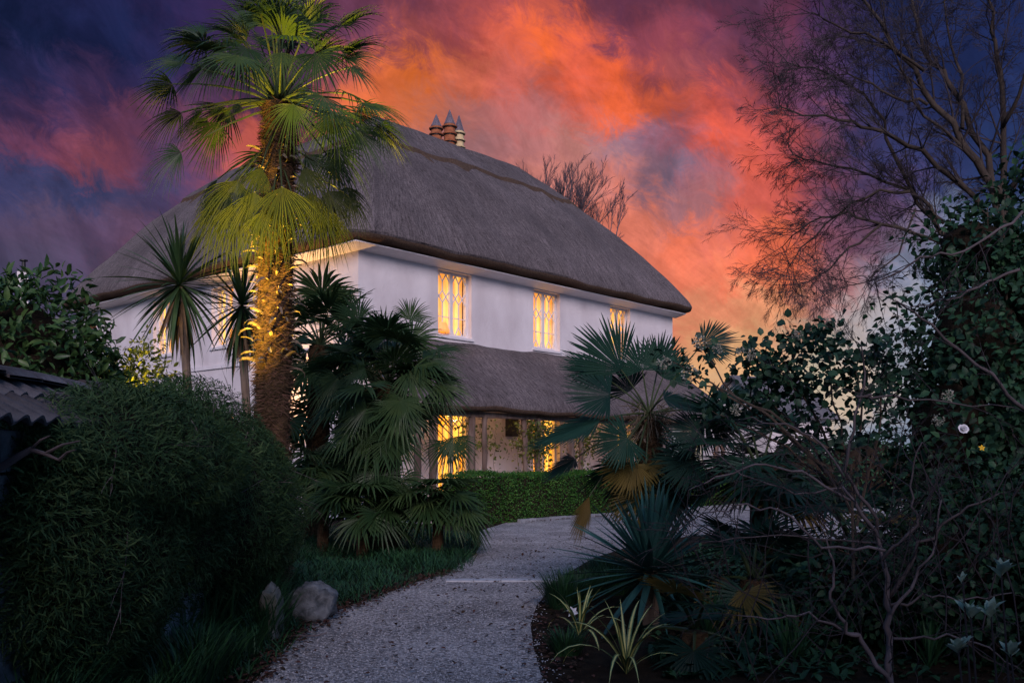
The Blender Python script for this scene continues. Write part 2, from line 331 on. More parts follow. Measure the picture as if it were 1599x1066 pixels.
def emis_mat(name, c1, c2, strength, scale=3.0, stretch=(1, 1, .15)):
    """lit fabric / lamp: emission with soft vertical folds"""
    m = bpy.data.materials.new(name); m.use_nodes = True; N = m.node_tree.nodes; L = m.node_tree.links; b = N['Principled BSDF']
    tc = N.new('ShaderNodeTexCoord'); mp = N.new('ShaderNodeMapping'); mp.inputs['Scale'].default_value = stretch; L.new(tc.outputs['Object'], mp.inputs[0])
    n = N.new('ShaderNodeTexNoise'); n.inputs['Scale'].default_value = scale; n.inputs['Detail'].default_value = 2; L.new(mp.outputs[0], n.inputs['Vector'])
    r = N.new('ShaderNodeValToRGB'); r.color_ramp.elements[0].position = .40; r.color_ramp.elements[1].position = .56
    r.color_ramp.elements[0].color = (*c1, 1); r.color_ramp.elements[1].color = (*c2, 1); L.new(n.outputs['Fac'], r.inputs[0])
    b.inputs['Base Color'].default_value = (.6, .45, .2, 1)
    L.new(r.outputs[0], b.inputs['Emission Color']); b.inputs['Emission Strength'].default_value = strength
    return m
M['glow'] = emis_mat('lit_curtain', (.92, .24, .003), (1.0, .60, .11), 1.15)
M['glow_low'] = emis_mat('lit_curtain_low', (1.0, .30, .006), (1.0, .54, .07), 1.7)
M['glow_orange'] = emis_mat('lit_lampshade', (.9, .22, .01), (1.0, .32, .02), .9)
M['lamp'] = emis_mat('lamp_face', (1, .72, .25), (1, .72, .25), 6)
def glass():
    m = bpy.data.materials.new('window_glass'); m.use_nodes = True; N = m.node_tree.nodes; L = m.node_tree.links
    t = N.new('ShaderNodeBsdfTransparent'); g = N.new('ShaderNodeBsdfGlossy'); g.inputs['Roughness'].default_value = .05
    mx = N.new('ShaderNodeMixShader'); mx.inputs[0].default_value = .07; L.new(t.outputs[0], mx.inputs[1]); L.new(g.outputs[0], mx.inputs[2]); L.new(mx.outputs[0], N['Material Output'].inputs[0])
    return m
M['glass'] = glass()

def stripe_mat():
    """sword leaf with cream edges and a green middle (the leaf's own variegation)"""
    m = bpy.data.materials.new('variegated_blade'); m.use_nodes = True; N = m.node_tree.nodes; L = m.node_tree.links; b = N['Principled BSDF']
    uv = N.new('ShaderNodeTexCoord'); sp = N.new('ShaderNodeSeparateXYZ'); L.new(uv.outputs['UV'], sp.inputs[0])
    r = N.new('ShaderNodeValToRGB'); r.color_ramp.interpolation = 'CONSTANT'; e = r.color_ramp.elements
    e[0].position = 0; e[0].color = (.045, .10, .035, 1); e[1].position = .30; e[1].color = (.52, .50, .17, 1)
    x = e.new(.72); x.color = (.05, .11, .04, 1)
    L.new(sp.outputs[0], r.inputs[0]); L.new(r.outputs[0], b.inputs['Base Color']); b.inputs['Roughness'].default_value = .45
    return m
M['stripe'] = stripe_mat()

# ------------------------------------------------------------------ plant builders
def strand(V, scale=1): return V

def frond(tree, base, hub, tip, nrm, L=.6, nseg=34, span=2.3, fused=.45, droop=.22, cup=.18, m='palm', pet='petiole', pr=.012, sag=.12, pleat=.55, name='frond'):
    """fan leaf: base/hub/tip/nrm relative to the tree; blade (part 'frond') and its stalk (sub-part 'petiole')"""
    base = Vector(base); hub = Vector(hub); tip = Vector(tip).normalized(); nrm = Vector(nrm)
    nrm = (nrm - tip*nrm.dot(tip)).normalized(); side = nrm.cross(tip)
    vs = []; fs = []; dphi = 2*span/nseg
    rs = [.015, .2, fused, fused+.2*(1-fused), fused+.5*(1-fused), fused+.8*(1-fused), 1.0]
    down = Vector((0, 0, -1))
    for i in range(nseg):
        ph = -span + dphi*(i+.5) + random.uniform(-.25, .25)*dphi
        l = L*(1-.25*(abs(ph)/span)**2)*random.uniform(.90, 1.05)
        if random.random() < .05: l *= random.uniform(.6, .85)
        d = tip*math.cos(ph) + side*math.sin(ph); pp = side*math.cos(ph) - tip*math.sin(ph)
        dr = droop*random.uniform(.6, 1.5); lat = random.uniform(-.06, .06)
        hwf = fused*l*math.tan(dphi/2)*1.08; o = len(vs)
        for k, r in enumerate(rs):
            hw = r*l*math.tan(dphi/2)*1.02 if r <= fused else hwf*max(0.02, (1-(r-fused)/(1-fused)))**.75
            c = hub + d*(r*l) + nrm*(cup*abs(math.sin(ph*.5))*r*l*.6) + down*(dr*l*max(0, r-.3)**2*1.6) + pp*(lat*l*max(0, r-fused))
            if dr > .01 and r > .6: c -= d*(l*dr*.35*(r-.6))
            if k == len(rs)-1: vs.append(c)
            else: vs += [c+pp*hw, c-nrm*(hw*pleat), c-pp*hw]
        for k in range(len(rs)-2):
            a = o+3*k; fs += [(a, a+1, a+4, a+3), (a+1, a+2, a+5, a+4)]
        a = o+3*(len(rs)-2); fs += [(a, a+1, a+3), (a+1, a+2, a+3)]
    mb = MB(); mb.v = [tuple(v) for v in vs]; mb.f = fs; mb.m = [0]*len(fs); mb.uv = [(0, 0)]*len(vs)
    o = mb.build(name, M[m], tree)
    mid = (base+hub)*.5 + Vector((0, 0, sag*(hub-base).length))
    pts = [base*(1-t)**2 + mid*(2*t*(1-t)) + hub*t*t for t in (0, .25, .5, .75, 1)]
    mb = MB(); mb.tube(pts, [pr*1.7, pr*1.2, pr, pr*.9, pr*.7], 5); mb.build('petiole', M[pet], o)
    return o

def rand_frond(tree, c, az, el, Lp, L, m='palm', bend=.5, **k):
    """frond growing from crown point c at azimuth az, elevation el; the blade hangs 'bend' below the stalk"""
    h = Vector((math.sin(az), math.cos(az), 0)); d = h*math.cos(el) + Vector((0, 0, math.sin(el)))
    hub = Vector(c) + d*Lp - Vector((0, 0, .10*Lp*math.cos(el)))
    e2 = el-bend; tip = h*math.cos(e2) + Vector((0, 0, math.sin(e2)))
    nrm = -h*math.sin(e2) + Vector((0, 0, math.cos(e2))); nrm = nrm + Vector((random.uniform(-.3, .3), random.uniform(-.3, .3), 0))
    return frond(tree, Vector(c)+d*.05, hub, tip, nrm, L, m=m, **k)

def px_frond(tree, c, hub_px, tip_px, nrm, Y, m='palm', dy=0.0, tdy=0.0, **k):
    """frond whose blade starts / ends where the photo shows it, at depth Y+dy (tip at +tdy)"""
    o = tree.location
    hub = P(hub_px[0], hub_px[1], Y+dy); tip = P(tip_px[0], tip_px[1], Y+dy+tdy)
    return frond(tree, Vector(c), hub-o, (tip-hub), nrm, (tip-hub).length, m=m, **k)

def strap_mesh(name, L, w, el, curl, m, stations=9, fold=.25, twist=0.0, tipw=0.0):
    """sword leaf rising along +X at elevation el and bending down by curl (radians over its length)"""
    pts = []; p = Vector((0, 0, 0)); a = el
    for i in range(stations):
        t = i/(stations-1); pts.append((p.copy(), a, t))
        p = p + Vector((math.cos(a), 0, math.sin(a)))*(L/(stations-1)); a -= curl*(.4+1.2*t)/(stations-1)
    mb = MB(); vs = []; uvs = []
    for p, a, t in pts:
        hw = w/2*(min(1, .55+t*2.2))*(1-max(0, (t-.35)/.65)**2.2*(1-tipw)); hw = max(hw, .0012)
        n = Vector((-math.sin(a), 0, math.cos(a))); s = Vector((0, 1, 0))
        s = s*math.cos(twist*t) + n*math.sin(twist*t)
        vs += [p+s*hw+n*(hw*fold), p, p-s*hw+n*(hw*fold)]; uvs += [(0, t), (.5, t), (1, t)]
    fs = []
    for i in range(stations-1):
        a = 3*i; fs += [(a, a+3, a+4, a+1), (a+1, a+4, a+5, a+2)]
    mb.add(vs, fs, uvs); return mb.mesh(name, M[m])

def rosette(tree, c, n, L, w, el0, el1, curl0, curl1, m, name='leaf', fold=.25, azr=(0, 2*PI), dead=None, nk=10, tw=.5):
    """n sword leaves; elevation from el0 (outermost) to el1 (innermost); meshes shared"""
    kinds = []
    for k in range(nk):
        t = k/(nk-1); kinds.append(strap_mesh(name, L*(1-.15*t)*random.uniform(.92, 1.06), w*random.uniform(.85, 1.1), el0+(el1-el0)*t, curl0+(curl1-curl0)*t, m, fold=fold, twist=random.uniform(-tw, tw)))
    for i in range(n):
        t = (i+.5)/n; k = min(nk-1, max(0, int(t*nk+random.uniform(-.7, .7))))
        o = link(name, kinds[k], tree); az = i*2.399963+random.uniform(-.25, .25)
        if azr != (0, 2*PI): az = random.uniform(*azr)
        o.location = Vector(c)+Vector((0, 0, .06*t*L)); o.rotation_euler = (random.uniform(-.12, .12), random.uniform(-.12, .12), az)
        s = random.uniform(.8, 1.08); o.scale = (s, s, s)
    return kinds

LEAF_V = np.array([(0,0,0),(.33,.5,.10),(.33,0,0),(.33,-.5,.10),(.70,.40,.03),(.70,0,-.05),(.70,-.40,.03),(1,0,-.14)], float)
LEAF_T = np.array([(0,2,1),(0,3,2),(4,5,7),(5,6,7)]); LEAF_Q = np.array([(1,2,5,4),(2,3,6,5)])
IVY_V = np.array([(0,0,0),(.10,.42,.05),(.42,.62,-.03),(.52,.34,.05),(1,0,-.12),(.52,-.34,.05),(.42,-.62,-.03),(.10,-.42,.05),(.4,0,-.03)], float)
IVY_T = np.array([(0,8,1),(1,8,2),(2,8,3),(3,8,4),(4,8,5),(5,8,6),(6,8,7),(7,8,0)]); IVY_Q = np.zeros((0, 4), int)
NEEDLE_V = np.array([(0,.5,0),(0,-.5,0),(.55,-.42,.05),(.55,.42,.05),(1,0,-.1)], float); NEEDLE_T = np.array([(3,2,4)]); NEEDLE_Q = np.array([(0,1,2,3)])

def nz(a): return a/np.maximum(np.linalg.norm(a, axis=-1, keepdims=True), 1e-9)
def frames(d, n):
    x = nz(d); y = nz(np.cross(n, x)); z = np.cross(x, y); return np.stack([x, y, z], axis=-1)
def scatter_mesh(name, tmpl, pos, Rm, size, wid, m):
    tv, tt, tq = tmpl; k = len(pos)
    loc = np.broadcast_to(tv, (k,)+tv.shape).copy(); loc[..., 0] *= size[:, None]; loc[..., 1] *= wid[:, None]; loc[..., 2] *= size[:, None]
    V = np.einsum('kij,knj->kni', Rm, loc) + pos[:, None, :]
    off = (np.arange(k)*len(tv))[:, None, None]
    fs = [(tt[None]+off).reshape(-1, 3)]
    if len(tq): fs.append((tq[None]+off).reshape(-1, 4))
    return mesh_np(name, V.reshape(-1, 3), fs, m)
def leaves(tree, pos, d, n, size, wid, m, tmpl=(LEAF_V, LEAF_T, LEAF_Q), single=300, name='leaf', stuff='foliage'):
    """leaf cloud: the 'single' leaves nearest the camera are parts of their own, the rest one part"""
    pos = np.asarray(pos, float); size = np.asarray(size, float); wid = np.asarray(wid, float); Rm = frames(np.asarray(d, float), np.asarray(n, float))
    o = np.array(tree.location); w = pos+o-np.array((0, 0, ZC)); dist = np.linalg.norm(w, axis=1)
    sx = CX+F*w[:, 0]/np.maximum(w[:, 1], .1); sy = HY-F*w[:, 2]/np.maximum(w[:, 1], .1)
    ok = (w[:, 1] > .5) & (sx > 0) & (sx < 1599) & (sy > 0) & (sy < 1066)
    face = np.abs(np.einsum('ki,ki->k', Rm[:, :, 2], w/dist[:, None]))
    score = np.where(ok, size/dist*(.4+face), -1); idx = np.argsort(-score); s = [i for i in idx[:single] if score[i] > 0]
    mask = np.ones(len(pos), bool); mask[s] = False
    if mask.any(): link(stuff, scatter_mesh(stuff, tmpl, pos[mask], Rm[mask], size[mask], wid[mask], M[m]), tree, 'stuff')
    if s:
        tv = tmpl[0].copy(); tv[:, 1] *= float(np.mean(wid/size)); fs = [tmpl[1]] + ([tmpl[2]] if len(tmpl[2]) else [])
        me = mesh_np(name, tv, fs, M[m])
        for i in s:
            lo = link(name, me, tree); mt = Matrix([list(Rm[i][r])+[0] for r in range(3)]+[[0, 0, 0, 1]])
            lo.matrix_local = Matrix.Translation(pos[i]) @ mt @ Matrix.Scale(size[i], 4)

def rdir(k): return nz(rng.normal(size=(k, 3)))

TWIG_MIN = .0022
def branch(mb, p, d, L, r, depth, maxd, spread=.6, up=.1, kids=4, n=4, droop=0.0, seg=5, ratio=.62, out=None):
    """recursive branch into mb; returns nothing"""
    pts = [Vector(p)]; d = Vector(d).normalized(); rr = [r]
    for i in range(seg):
        d = (d + Vector((random.gauss(0, .11), random.gauss(0, .11), random.gauss(0, .09)+up*.15-droop*.12*depth))).normalized()
        pts.append(pts[-1]+d*(L/seg)); rr.append(r*(1-.72*(i+1)/seg))
    mb.tube(pts, rr, max(3, n), cap=False)
    if out is not None: out.append(pts)
    if depth < maxd:
        for k in range(kids):
            t = .25+.7*(k+random.random())/kids; i = min(seg-1, int(t*seg)); q = pts[i].lerp(pts[i+1], t*seg-i)
            dd = (pts[i+1]-pts[i]).normalized(); o = dd.orthogonal().normalized(); o.rotate(Matrix.Rotation(random.uniform(0, 2*PI), 3, dd))
            nd = (dd*math.cos(spread) + o*math.sin(spread)*random.uniform(.7, 1.2))
            branch(mb, q, nd, L*ratio*random.uniform(.7, 1.15)*(1-.35*t), max(r*.42*(1-.4*t), TWIG_MIN), depth+1, maxd, spread, up, kids if depth+1 < maxd else kids, n-1, droop, max(3, seg-1), ratio, out)
#@@SETTING
# ================================================================== ground
def sheet(name, pts, z, m, kind='structure', label=None, sub=0):
    mb = MB(); mb.add([(x, y, z) for x, y in pts], [tuple(range(len(pts)))]); o = mb.build(name, M[m]); o['kind'] = kind
    return o
def grid_ground():
    n = 60; xs = np.concatenate([np.linspace(-800, -30, 10), np.linspace(-28, 30, 60), np.linspace(35, 800, 10)]); ys = np.concatenate([np.linspace(-400, -12, 8), np.linspace(-10, 50, 61), np.linspace(56, 1200, 10)])
    X, Y = np.meshgrid(xs, ys); Z = np.zeros_like(X)
    V = np.stack([X, Y, Z], -1).reshape(-1, 3); w = len(xs); i = np.arange(len(ys)-1)[:, None]*w+np.arange(w-1)[None]
    fq = np.stack([i, i+1, i+w+1, i+w], -1).reshape(-1, 4)
    link('ground', mesh_np('ground', V, fq, M['soil']), None, 'structure')
grid_ground()
DRIVE_L = [(-1.2, -6), (-1.3, 0), (-1.55, 3.5)]+[tuple(G(*p)[:2]) for p in ((398,1066),(440,1015),(482,976),(535,950),(592,930),(640,912),(700,893),(742,866),(752,846),(744,830),(790,816),(830,811),(925,802))]
# the inner border then follows the front hedge line to the right
U = Vector((.6635, .7482, 0)); N_ = Vector((.7482, -.6635, 0)); C0 = Vector((-3.93, 24.0, 0))
def H(t, s, z=0): return C0 + U*t - N_*s + Vector((0, 0, z))       # house coordinates -> world (s>0 is into the house)
DRIVE_L += [tuple(H(t, -3.75)[:2]) for t in (8.5, 12, 16, 22, 30)]
DRIVE_R = [(30, 37), (12, 23), (7.2, 17.5)]+[tuple(G(*p)[:2]) for p in ((1080,836),(985,852),(925,872),(885,895),(862,915),(838,945),(828,975),(833,1010),(848,1066))]+[(.55, 3.5), (.9, 0), (1.0, -6)]
sheet('gravel_drive', DRIVE_L+DRIVE_R, .004, 'gravel')
def in_poly(x, y, poly):
    c = np.zeros(len(x), bool); j = len(poly)-1
    for i in range(len(poly)):
        xi, yi = poly[i]; xj, yj = poly[j]
        hit = ((yi > y) != (yj > y)) & (x < (xj-xi)*(y-yi)/(yj-yi+1e-12)+xi); c ^= hit; j = i
    return c
POLY = DRIVE_L+DRIVE_R
def pebbles():
    k = 60000; y = 5.8+rng.random(k)**1.6*9; x = (rng.random(k)-.5)*.9*y+ .0*y - .03*y
    e = 0.22; jx = x+rng.normal(0, .09, k); ok = in_poly(jx, y, POLY); x = x[ok]; y = y[ok]; k = len(x)
    tv = np.array([(1,0,0),(.3,.9,0),(-.8,.5,0),(-.7,-.6,0),(.4,-.85,0),(0,0,.75)], float)
    tt = np.array([(0,1,5),(1,2,5),(2,3,5),(3,4,5),(4,0,5)])
    sz = rng.uniform(.004, .0105, k); a = rng.random(k)*2*PI
    R_ = np.zeros((k, 3, 3)); R_[:, 0, 0] = np.cos(a); R_[:, 0, 1] = -np.sin(a); R_[:, 1, 0] = np.sin(a); R_[:, 1, 1] = np.cos(a); R_[:, 2, 2] = 1
    me = scatter_mesh('gravel', (tv, tt, np.zeros((0, 4), int)), np.stack([x, y, np.full(k, .005)], -1), R_, sz, sz*rng.uniform(.6, 1, k), M['pebble'])
    o = link('loose_gravel', me, None, 'stuff'); tag(o, 'loose pale stones spread over the gravel drive', 'gravel')
pebbles()
# stone strip laid flush across the drive, in slabs
t = thing('threshold_strip', 'flat pale stone strip laid across the gravel drive', 'stone strip', G(782, 907)+V3(0, 0, .004))
for i in range(4):
    mb = MB(); mb.box((-.68+i*.345, -.10, 0), (-.68+i*.345+.335, .10+random.uniform(-.01, .01), .018+random.uniform(0, .006))); mb.build('slab', M['pale_stone'], t)
# stone edging along the foot of the front hedge
t = thing('stone_edging', 'low stone edging between the box hedge and the gravel', 'edging', H(0, -3.72))
for i in range(30):
    a = H(2.0+i*.62, -3.70)-t.location; b = H(2.0+i*.62+.6, -3.70+random.uniform(-.01, .01))-t.location
    mb = MB(); mb.bar(a+V3(0, 0, .035), b+V3(0, 0, .035), .10, .09+random.uniform(0, .02)); mb.build('edging_stone', M['kerb'], t)
lw = sheet('lawn', [tuple(H(t_, s_)[:2]) for t_, s_ in ((16, -3.6), (30, -3.6), (30, 30), (16, 30))], .005, 'lawn')

# ================================================================== the thatched house
house = thing('thatched_house', 'white rendered thatched house with lit lattice windows and a thatched verandah', 'house', C0, None, math.atan2(.7482, .6635))
WT, WS, WZ = 15.0, 15.8, 6.95       # wall lengths along the front / left side, wall top
BAYS = [(2.83, 4.16), (6.93, 8.24), (11.0, 12.2)]
UPZ = (5.02, 6.86); LOZ = (.08, 3.05)
LB = [(5.8, 7.0), (9.4, 10.6)]; LZ = (4.95, 6.75)
TH = .34
def wall_with_holes(L, holes, place):
    """wall in a local (a, depth, z) frame: boxes between openings"""
    mb = MB(); xs = sorted(set([0, L]+[h[0] for h in holes]+[h[1] for h in holes]))
    for a, b in zip(xs[:-1], xs[1:]):
        zs = [(h[2], h[3]) for h in holes if h[0] <= a+1e-6 and h[1] >= b-1e-6]; zs.sort(); z = 0
        for z0, z1 in zs+[(WZ, WZ)]:
            if z0 > z+1e-4:
                lo = place(a, 0, z); hi = place(b, TH, z0)
                mb.box([min(lo[i], hi[i]) for i in range(3)], [max(lo[i], hi[i]) for i in range(3)])
            z = z1
    return mb
fh = [(a, b)+UPZ for a, b in BAYS]+[(a, b)+LOZ for a, b in BAYS]
wall_with_holes(WT, fh, lambda a, d, z: (a, d, z)).build('front_wall', M['render'], house)
lh = [(a, b)+LZ for a, b in LB]+[(5.8, 7.0, .9, 2.9), (9.4, 10.6, .9, 2.9)]
wall_with_holes(WS-TH, [(a-TH, b-TH, c, d) for a, b, c, d in lh], lambda a, d, z: (d, a+TH, z)).build('side_wall', M['render'], house)
mb = MB(); mb.box((TH, WS-TH, 0), (WT, WS, WZ)); mb.box((WT-TH, TH, 0), (WT, WS-TH, WZ)); mb.build('rear_wall', M['render'], house)
mb = MB(); mb.box((-.045, -.045, 4.30), (-.002, WS+.02, 4.42)); mb.build('string_course', M['white_wood'], house)
# white cove under the eaves, mitred at the corner
mb = MB()
def cove(a, b, ao, bo):
    z0, z1, z2 = 6.885, 6.985, 7.01
    vs = [(*a, z0), (*b, z0), (*bo, z1), (*ao, z1), (*ao, z2), (*bo, z2), (*b, z2), (*a, z2)]
    mb.add(vs, [(0,1,2,3),(3,2,5,4),(4,5,6,7),(0,3,4,7),(1,6,5,2)])
cove((-.004, -.004), (15.2, -.004), (-.46, -.46), (15.2, -.46)); cove((-.004, WS), (-.004, -.004), (-.46, WS), (-.46, -.46))
mb.build('soffit', M['white_wood'], house)

def lattice_window(a0, a1, z0, z1, left=False, door=False, mid=2, m='glow'):
    """recessed two-casement window with honeycomb glazing; built along local x, depth y"""
    W = a1-a0; Hh = z1-z0; fr = MB(); d0 = .16
    def b(x0, x1, za, zb, ya=d0, yb=d0+.07): fr.box((x0, ya, za), (x1, yb, zb))
    b(0, .07, 0, Hh); b(W-.07, W, 0, Hh); b(.07, W-.07, Hh-.07, Hh); b(.07, W-.07, 0, .09); b(W/2-.055, W/2+.055, .09, Hh-.07, d0-.012)
    bars = MB(); pl = []
    for x0, x1 in ((.07, W/2-.055), (W/2+.055, W-.07)):
        w = x1-x0; za = .09; zb = Hh-.07; y = d0+.03
        def ln(p, q, w_=.022): bars.bar((p[0], y, p[1]), (q[0], y, q[1]), w_, .022, (0, 1, 0))
        if door:
            zl = za+(zb-za)*.62
            ln((x0, zl), (x1, zl), .03); ln((x0, za+.45), (x1, za+.45), .03); ln(((x0+x1)/2, za), ((x0+x1)/2, zl)); za_ = zl
        else:
            zl = za+(zb-za)*.28; ln((x0, zl), (x1, zl)); za_ = za
        hz_ = zb-za_; X = lambda u: x0+w*u; Zz = lambda v: za_+hz_*v
        SEG = [((.25,1),(0,.87)),((.25,1),(.5,.87)),((.75,1),(.5,.87)),((.75,1),(1,.87)),((.5,.87),(.5,.72)),((.5,.72),(.25,.62)),((.5,.72),(.75,.62)),((0,.72),(.25,.62)),((1,.72),(.75,.62)),((.25,.62),(0,.52)),((.25,.62),(.5,.52)),((.75,.62),(.5,.52)),((.75,.62),(1,.52)),((.5,.52),(.5,.14)),((.5,.14),(.25,0)),((.5,.14),(.75,0)),((0,.14),(.12,0)),((1,.14),(.88,0))]
        for p, q in SEG: ln((X(p[0]), Zz(p[1])), (X(q[0]), Zz(q[1])), .034)
        pl.append((x0, x1))
    nm = 'french_window' if door else 'window'
    f = fr.build(nm, M['white_wood'], house)
    if left: f.location = (0, a1, z0); f.rotation_euler.z = -PI/2
    else: f.location = (a0, 0, z0)
    bars.build('glazing_bars', M['white_wood'], f)
    for x0, x1 in pl:
        pm = MB(); pm.box((x0, d0+.045, .09), (x1, d0+.05, Hh-.07)); pm.build('pane', M['glass'], f)
    c = MB(); n = 44; vs = []
    for i in range(n+1):
        x = -.05+(W+.1)*i/n; y = .40+.035*math.sin(i*1.25+a0)+.02*math.sin(i*.5)
        vs += [(x, y, -.02), (x, y, Hh+.02)]
    c.add(vs, [(2*i, 2*i+2, 2*i+3, 2*i+1) for i in range(n)]); c.build('curtain', M[m], f, smooth=True)
    if not door:
        s = MB(); s.box((-.06, -.05, -.07), (W+.06, d0+.0, -.002)); s.build('sill', M['white_wood'], f)
    return f
for i, (a, b) in enumerate(BAYS):
    w_ = lattice_window(a, b, *UPZ)
    if i == 0:
        mb = MB(); mb.lathe([(.12, .25), (.22, .27), (.30, .05), (.28, .0), (.1, .02)], 16, (.32, .30, .12)); mb.build('lampshade', M['glow_orange'], w_)
    lattice_window(a, b, *LOZ, door=True, m='glow_low')
for a, b in LB:
    lattice_window(a, b, *LZ, left=True); lattice_window(a, b, .9, 2.9, left=True, m='glow_low')

def perim(t0, t1, s0, s1, r, n_side):
    pts = []
    cs = [((t1-r, s0+r), -PI/2), ((t1-r, s1-r), 0), ((t0+r, s1-r), PI/2), ((t0+r, s0+r), PI)]
    ends = []
    for (cx, cy), a in cs: ends.append([(cx+r*math.cos(a+PI/2*k/10), cy+r*math.sin(a+PI/2*k/10)) for k in range(11)])
    for i in range(4):
        prev = ends[i-1][-1]; cur = ends[i][0]
        L = math.hypot(cur[0]-prev[0], cur[1]-prev[1]); k = max(2, int(L/.22))
        pts += [(prev[0]+(cur[0]-prev[0])*j/k, prev[1]+(cur[1]-prev[1])*j/k) for j in range(1, k)]
        pts += ends[i]
    return pts
def roof_fn(ze, rise):
    def h(w): return ze + rise*(.86*w**.84 + .14*math.sin(w*PI/2))
    return h
def wob(x, y, z): return .018*math.sin(5.3*x+1.1*y)*math.sin(3.7*y-2*x)+.035*math.sin(1.9*x+.7*y)+.03*math.sin(.8*x-2.3*y+1)+.02*math.sin(4.1*x+3.3*z)
def hip_roof(mb, rect, ridge, ze, rise, r=.65, ws=None, under=True, lift=0.0, drop=None, wmin=0.0, jag=None):
    t0, t1, s0, s1 = rect; (ax, ay), (bx, by) = ridge; pts = perim(t0, t1, s0, s1, r, 60); n = len(pts)
    h = roof_fn(ze, rise); ws = ws or [0, .012, .03, .06, .1, .15, .21, .28, .36, .44, .52, .6, .68, .76, .84, .9, .95, .985, 1]
    rows = []; cum = 0; us = []
    for i, p in enumerate(pts):
        if i: cum += math.hypot(p[0]-pts[i-1][0], p[1]-pts[i-1][1])
        us.append(cum)
    dx, dy = bx-ax, by-ay; L2 = dx*dx+dy*dy
    Q = []
    for x, y in pts:
        k = ((x-ax)*dx+(y-ay)*dy)/L2; k = max(0, min(1, k)); Q.append((ax+dx*k, ay+dy*k))
    V = []; UV = []
    def ring(off, z, vv):
        for i, (x, y) in enumerate(pts):
            qx, qy = Q[i]; l = math.hypot(qx-x, qy-y) or 1; V.append((x+(qx-x)/l*off, y+(qy-y)/l*off, z+wob(x, y, 0)*.5)); UV.append((us[i], vv))
    nr = 0
    if under:
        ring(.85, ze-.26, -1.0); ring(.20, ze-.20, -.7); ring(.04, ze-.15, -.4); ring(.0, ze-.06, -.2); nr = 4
    for w in ws:
        for i, (x, y) in enumerate(pts):
            qx, qy = Q[i]; W = w
            if w == ws[0] and jag: W = w + jag(us[i])
            X = x+(qx-x)*W; Y = y+(qy-y)*W; z = h(W)+wob(X, Y, W)*(1 if 0 < W < .99 else .3)+lift*(1 if w < .99 else 1)
            if w == ws[0] and lift: z -= lift*1.0
            if drop: z -= drop(X, Y)
            V.append((X, Y, z)); UV.append((us[i], math.hypot(X-x, Y-y)*1.35))
    nr += len(ws)
    fs = [(k*n+i, k*n+(i+1) % n, (k+1)*n+(i+1) % n, (k+1)*n+i) for k in range(nr-1) for i in range(n)]
    o = len(mb.v); mb.v += V; mb.uv += UV
    for f_ in fs:
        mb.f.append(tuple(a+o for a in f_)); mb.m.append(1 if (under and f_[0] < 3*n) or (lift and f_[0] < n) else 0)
def ridge_drop(x, y): return .0
OV = .70; ZE = 7.26; RISE = 5.03
mb = MB()
RA = ((-OV, WT+OV, -OV, 8.7), ((3.9, 4.0), (10.7, 4.0)))
RB = ((-OV, 8.6, -OV, WS+OV), ((3.95, 4.0), (3.95, 12.2)))
hip_roof(mb, *RA, ZE, RISE); hip_roof(mb, *RB, ZE, RISE)
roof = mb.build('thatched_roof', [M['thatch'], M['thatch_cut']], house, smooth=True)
def jag(u):   # scalloped and pointed lower edge of the ridge cap
    k = (u/4.6+.18) % 1.0
    return -.075*max(0, 1-abs(2*k-1)*5)-.02*abs(math.sin(u*PI/1.15))
mb = MB()
cap = [.70, .704, .71, .75, .82, .90, .96, .99, 1]
hip_roof(mb, *RA, ZE, RISE, under=False, ws=cap, lift=.09, jag=jag); hip_roof(mb, *RB, ZE, RISE, under=False, ws=cap, lift=.09, jag=jag)
mb.build('ridge_cap', [M['thatch'], M['thatch_cut']], roof, smooth=False)
# verandah roof: convex thatch slope from the wall down to the posts
def pent():
    mb = MB(); t0, t1 = -.15, 15.15; n = 80; prof = []
    for k in range(15):
        w = k/14; y = -2.45*(1-w)-.0*w; z = 2.98+1.90*(w**.86*.9+.1*math.sin(w*PI/2)); prof.append((y, z))
    prof = [(-.02, 4.66), (-1.9, 2.90), (-2.34, 2.75), (-2.44, 2.80), (-2.46, 2.88)]+prof
    V = []; UV = []
    for i in range(n+1):
        tt = t0+(t1-t0)*i/n; cum = 0
        for k, (y, z) in enumerate(prof):
            if k: cum += math.hypot(y-prof[k-1][0], z-prof[k-1][1])
            V.append((tt, y, z+wob(tt, y*2, z)*.55)); UV.append((tt, cum))
    m_ = len(prof); fs = []; mi = []
    for i in range(n):
        for k in range(m_-1):
            a = i*m_+k; fs.append((a, a+m_, a+m_+1, a+1)); mi.append(1 if k < 4 else 0)
    fs += [tuple(range(m_)), tuple(n*m_+k for k in range(m_-1, -1, -1))]; mi += [0, 0]
    mb.v = V; mb.f = fs; mb.m = mi; mb.uv = UV
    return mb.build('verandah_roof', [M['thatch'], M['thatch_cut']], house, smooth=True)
pent()
mb = MB(); mb.box((0, -2.18, 2.64), (15.0, -2.06, 2.78)); mb.build('eave_beam', M['post'], house)
for i, tt in enumerate((.1, .6, 1.98, 2.46, 4.06, 4.60, 6.1, 6.6, 8.2, 8.7, 10.3, 10.8, 12.4, 12.9, 14.5, 14.95)):
    mb = MB(); r0 = random.uniform(.075, .10)
    pts = [(tt+random.gauss(0, .012), -2.12+random.gauss(0, .012), z) for z in np.linspace(0, 2.72, 9)]
    mb.tube(pts, [r0*random.uniform(.9, 1.1) for _ in pts], 10, jit=.05); mb.build('verandah_post', M['post'], house, smooth=True)
mb = MB(); mb.box((0, -2.3, 0), (15, -.002, .06)); mb.build('verandah_floor', M['render'], house)
